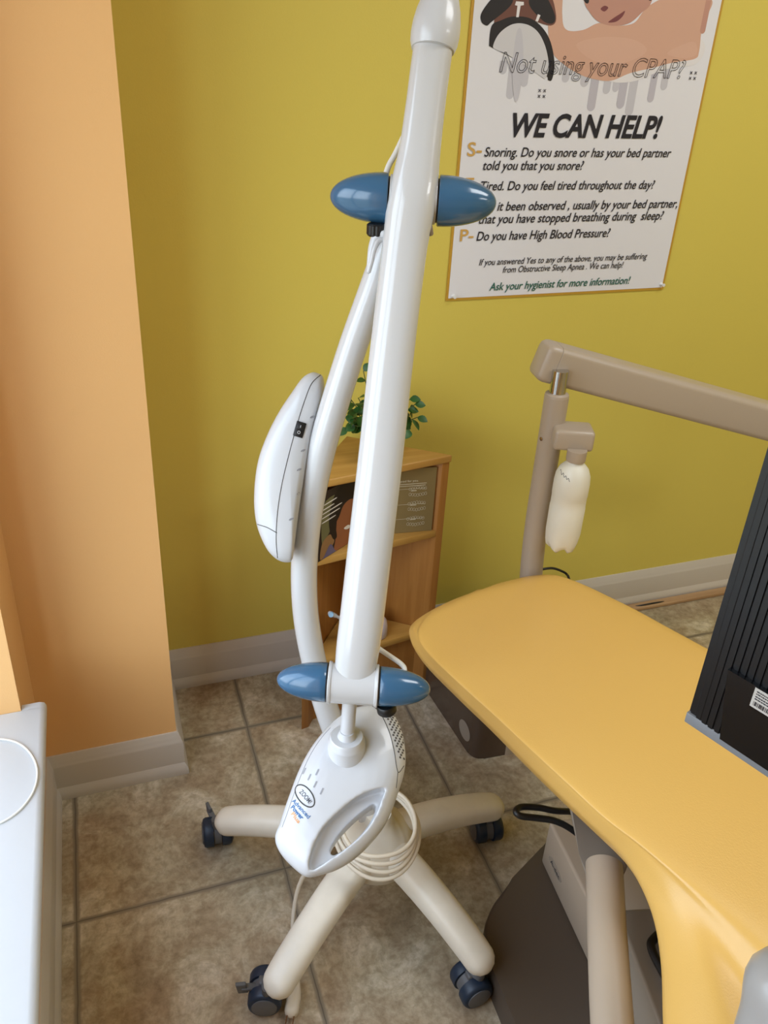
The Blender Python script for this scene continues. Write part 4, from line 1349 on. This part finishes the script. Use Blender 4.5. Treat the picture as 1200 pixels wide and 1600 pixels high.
if bu.z < 0:
    bu = -bu
bh, bw_ = 0.078, 0.062
Lb = (E1 - E0).length * 1.5


def rr_loft(g_, org, d, s_, u, secs, n_=6):
    """rounded rectangle sections (offset, half width, half height, corner radius) along d"""
    v_, f_ = [], []
    for off, hw, hh, cr_ in secs:
        for cx_, cy_, a0 in ((1, 1, 0), (-1, 1, 90), (-1, -1, 180), (1, -1, 270)):
            for k_ in range(n_):
                a_ = math.radians(a0 + 90 * k_ / (n_ - 1))
                v_.append(org + d * off + s_ * (cx_ * (hw - cr_) + cr_ * math.cos(a_)) + u * (cy_ * (hh - cr_) + cr_ * math.sin(a_)))
    q_ = 4 * n_
    for i_ in range(len(secs) - 1):
        for k_ in range(q_):
            f_.append([i_ * q_ + k_, i_ * q_ + (k_ + 1) % q_, (i_ + 1) * q_ + (k_ + 1) % q_, (i_ + 1) * q_ + k_])
    f_.append(list(range(q_))[::-1])
    f_.append(list(range((len(secs) - 1) * q_, len(secs) * q_)))
    return g_.add(v_, f_)


hw_, hh_ = bw_ / 2, bh / 2
g = G(); rr_loft(g, E0, bd, bs, bu, [(0, hw_ - 0.001, hh_ - 0.001, 0.012), (0.001, hw_, hh_, 0.013), (Lb, hw_, hh_, 0.013)])
bo = g.build('beam', M['taupe'], du_, angle=40)
g = G(); rr_loft(g, E0, bd, bs, bu, [(-0.030, hw_ - 0.009, hh_ - 0.009, 0.008), (-0.027, hw_ - 0.005, hh_ - 0.005, 0.010), (-0.021, hw_ - 0.0015, hh_ - 0.0015, 0.012), (-0.014, hw_, hh_, 0.013), (-0.001, hw_, hh_, 0.013), (-0.0002, hw_ - 0.001, hh_ - 0.001, 0.012)])
g.build('end_cap', M['taupe'], du_, angle=40)
sside = bs if bs.y < 0 else -bs
for p in [E0 + bd * 0.022 - bu * bh * 0.33]:
    g = G(); lathe(g, [(0, 0), (0.005, 0), (0.005, 0.002), (0.003, 0.0025), (0, 0.0015)], p + sside * (bw_ / 2 - 0.0005), sside, 20)
    g.build('screw', M['chrome'], du_, angle=40)
g = G(); lathe(g, [(0, 0), (0.004, 0), (0.004, 0.002), (0, 0.0025)], (PB.x - 0.0235, PB.y - 0.006, 0.8177), (-1, -0.25, 0), 18)
g.build('screw', M['chrome'], du_, angle=40)
K0 = Vector((0.8378, 1.2529, 0.8112))
g = G(); obox(g, K0, (0.074, -0.030, 0), (0.022, 0.055, 0), (0, 0, 0.044), 0.008, 3)
bk = g.build('bottle_bracket', M['taupe'], du_, angle=40)
bt = Vector((0.8813, 1.2331, 0.8162))
g = G(); lathe(g, [(0, 0.0), (0.0185, 0.0), (0.0195, 0.002), (0.0195, 0.024), (0, 0.024)], bt + Vector((0, 0, -0.022)), (0, 0, 1), 32)
g.build('bottle_cap', M['taupe'], du_, angle=40)
# bottle screwed into the bracket
bl_h = 0.2311
g = G()
n = 50
prof = [(0.0150, -0.020), (0.0160, -0.026), (0.0220, -0.031), (0.0295, -0.040), (0.0345, -0.054), (0.0360, -0.070), (0.0360, -0.098), (0.0353, -0.100), (0.0353, -0.124), (0.0360, -0.126), (0.0358, -bl_h + 0.045), (0.0340, -bl_h + 0.022), (0.0310, -bl_h + 0.008), (0.0220, -bl_h), (0.0120, -bl_h + 0.006), (0.001, -bl_h + 0.012)]
v, f = [], []
for i, (r_, h) in enumerate(prof):
    k_ = max(0, i - 10) / 5
    for k in range(n):
        a = 2 * PI * k / n
        lob = 0.5 - 0.5 * math.cos(5 * a)
        v.append(bt + Vector((r_ * (1 - 0.10 * k_ * lob) * math.cos(a), r_ * (1 - 0.10 * k_ * lob) * math.sin(a), h + 0.016 * lob * min(1, k_ * 1.3))))
for i in range(len(prof) - 1):
    for k in range(n):
        f.append([i * n + k, i * n + (k + 1) % n, (i + 1) * n + (k + 1) % n, (i + 1) * n + k])
f.append(list(range(n))); f.append(list(range((len(prof) - 1) * n, len(prof) * n)))
g.add(v, f)
bot = tag(g.build('water_bottle', M['bottle'], angle=60), 'milky white plastic water bottle screwed upside down under the taupe bracket', 'bottle')
g = G()
bb = bvh_of(bot)
bd2 = Vector((bt.x, bt.y, 0)).normalized()
bs2 = Vector((bd2.y, -bd2.x, 0))
pts = []
for k in range(26):
    t = k / 25
    a = bt - bd2 * 0.2 + bs2 * (-0.026 + 0.022 * t) + UPV * (-0.042 - 0.010 * t + 0.0035 * math.sin(t * 24) * (1 - 0.4 * t))
    h = bb.ray_cast(a, bd2, 0.5)
    if h[0] is not None:
        pts.append(h[0] - bd2 * 0.0003)
if len(pts) > 2:
    sweep(g, pts, 0.00045, 6)
    g.build('handwriting', M['ink'], bot)

# black cable on the floor behind the chair
g = G()
sweep(g, cr([(0.8448, 1.2765, 0.4887), (0.872, 1.2913, 0.4894), (0.8889, 1.2885, 0.4951), (0.9131, 1.2902, 0.4916), (0.9354, 1.2889, 0.4815), (0.9521, 1.2881, 0.4687), (0.9686, 1.2904, 0.4394), (1.2964, 1.6214, 0.006), (1.3957, 1.6363, 0.006), (1.4753, 1.6525, 0.0075), (1.518, 1.6486, 0.013), (1.5627, 1.6485, 0.013), (1.5928, 1.6497, 0.01), (1.6214, 1.6538, 0.004)], 6), 0.0028, 10)
tag(g.build('cable', M['cableblack'], angle=60), 'thin black cable trailing along the foot of the wall behind the chair', 'cable')

# ------------------------------------------------------------------ bronze floor box under the foot end of the chair
FBP = [(0.745, 1.236), (1.02, 1.222), (1.03, 1.56), (0.722, 1.58)]
pts = []
for i in range(4):
    p, a, b = Vector(FBP[i]), Vector(FBP[i - 1]), Vector(FBP[(i + 1) % 4])
    da, db = (a - p).normalized() * 0.03, (b - p).normalized() * 0.03
    for k in range(7):
        t = k / 6
        q = (p + da) * (1 - t) ** 2 + p * 2 * t * (1 - t) + (p + db) * t ** 2
        pts.append((q.x, q.y, 0.0))
g = G(); bevel_prism(g, pts, (0, 0, 0.20), 0.003, 2)
fbx = thing('floor_box', 'bronze brown utility box on the floor under the foot end of the chair', 'utility box', (0.88, 1.4, 0))
cv = g.build('cover', M['bronze'], fbx, angle=50)
g = G()
fa, fb2 = Vector((0.745, 1.236, 0)), Vector((0.722, 1.58, 0))
fd = (fb2 - fa).normalized()
fnn = Vector((-fd.y, fd.x, 0))
sc_ = fa + fd * 0.0521 + UPV * 0.0504 + fnn * 0.0006
pts = [sc_ + fd * 0.027 * math.cos(t) + UPV * 0.026 * math.sin(t) for t in [2 * PI * k / 28 for k in range(28)]]
g.add(pts, [list(range(28))])
g.build('round_sticker', M['sticker'], fbx, smooth=False)

# ------------------------------------------------------------------ computer monitor seen from behind
m0 = Vector((0.6377, 0.5781, 0.7786))
md = Vector((0.33856, -0.94095, 0.0))                      # along the lower edge, towards the viewer
mnn = Vector((-md.y, md.x, 0)).normalized()
if mnn.x > 0:
    mnn = -mnn                           # outward normal of the back, facing the photographer
MH, MW, MT = 0.42, 0.52, 0.030
mon = thing('monitor', 'black computer monitor with ribbed back hanging over the yellow chair', 'monitor', m0)
g = G()
pitch = 0.0086
pr = []
nrib = int(MW / pitch)
for k in range(nrib):
    s = k * pitch
    # the edge of the shell curves round
    dep = 0.005 * max(0.0, 1 - s / 0.03) ** 2
    for u, w in ((0.0, -0.0022), (0.0018, -0.0022), (0.0026, 0.0), (0.0079, 0.0)):
        pr.append((s + u, w - dep))
lo = [m0 + md * s + mnn * w + UPV * 0.016 for s, w in pr]
hi = [p + UPV * (MH - 0.016) for p in lo]
k = len(lo)
back = [m0 + md * (nrib * pitch) - mnn * MT + UPV * 0.016, m0 - mnn * MT + UPV * 0.016]
prism(g, lo + back, UPV * (MH - 0.016))
shell = g.build('back_shell', M['mblack'], mon, smooth=False)
g = G(); obox(g, m0 - mnn * (MT + 0.008) - md * 0.001, md * (nrib * pitch + 0.002), mnn * (MT + 0.006), UPV * 0.0158, 0.0015, 2)
g.build('lower_bezel', M['mgrey'], mon, angle=30)
g = G(); obox(g, m0 - mnn * (MT + 0.008) - md * 0.001 + UPV * 0.0161, md * (nrib * pitch + 0.002), mnn * 0.0075, UPV * (MH - 0.0155), 0.001, 2)
g.build('screen', M['screen'], mon, angle=30)
mc = [(0.048, 0.0165), (0.5, 0.0165), (0.5, 0.112), (0.0332, 0.112)]        # distances along the lower edge and heights of the glossy cover
g = G()
prism(g, [m0 + md * s + UPV * z - mnn * 0.001 for s, z in mc], mnn * 0.0075)
covo = g.build('port_cover', M['mflat'], mon, smooth=False)
ml = [(0.0672, 0.0842), (0.1172, 0.0842), (0.1172, 0.1109), (0.0672, 0.1109)]
lc = [m0 + md * s + UPV * z + mnn * 0.0068 for s, z in ml]
g = G(); g.add(lc, [[0, 1, 2, 3]])
lab = g.build('label_sticker', M['label'], covo, smooth=False)
g = G()
lu, lv = lc[1] - lc[0], lc[3] - lc[0]


def bar(a0, a1, b0, b1):
    g.add([lc[0] + lu * a + lv * b + mnn * 0.0004 for a, b in ((a0, b0), (a1, b0), (a1, b1), (a0, b1))], [[0, 1, 2, 3]])


rb = random.Random(3)
x = 0.06
while x < 0.94:
    w = rb.choice((0.008, 0.014, 0.022))
    bar(x, x + w, 0.12, 0.34)
    x += w + rb.choice((0.008, 0.014, 0.02))
for b0, x1 in ((0.44, 0.8), (0.56, 0.9), (0.70, 0.6), (0.82, 0.75)):
    x = 0.06
    while x < x1:
        w = rb.uniform(0.02, 0.07)
        bar(x, x + w, b0, b0 + 0.055)
        x += w + 0.012
g.build('label_print', M['ink'], lab, smooth=False)
# ceiling drop pole that carries the monitor
mcn = m0 + md * (MW / 2) + UPV * (MH * 0.6)
g = G()
obox(g, mcn - md * 0.05 - UPV * 0.05 - mnn * 0.002, md * 0.1, mnn * 0.06, UPV * 0.1, 0.004, 2)
sweep(g, [mcn + mnn * 0.05 + UPV * -0.03, mcn + mnn * 0.05 + UPV * (2.6 - mcn.z - 0.001)], 0.02, 20, round_ends=False)
g.build('ceiling_pole', M['mgrey'], mon, angle=40)

# ------------------------------------------------------------------ loop of white cord on the sill
g = G()
sweep(g, cr([(-0.2979, 1.1316, 0.4152), (-0.2711, 1.1683, 0.4152), (-0.2402, 1.1672, 0.4152), (-0.2102, 1.1495, 0.4152), (-0.1884, 1.1178, 0.4152), (-0.177, 1.0785, 0.4152), (-0.1799, 1.0393, 0.4152), (-0.1943, 1.0094, 0.4152), (-0.2142, 0.9911, 0.4152), (-0.2379, 0.9845, 0.4152), (-0.2757, 0.9991, 0.4152), (-0.3055, 1.0649, 0.4152)], 8, True), 0.0019, 10, closed=True)
tag(g.build('cord', M['wcord'], angle=60), 'thin white cord lying in a loop on the window sill', 'cord')
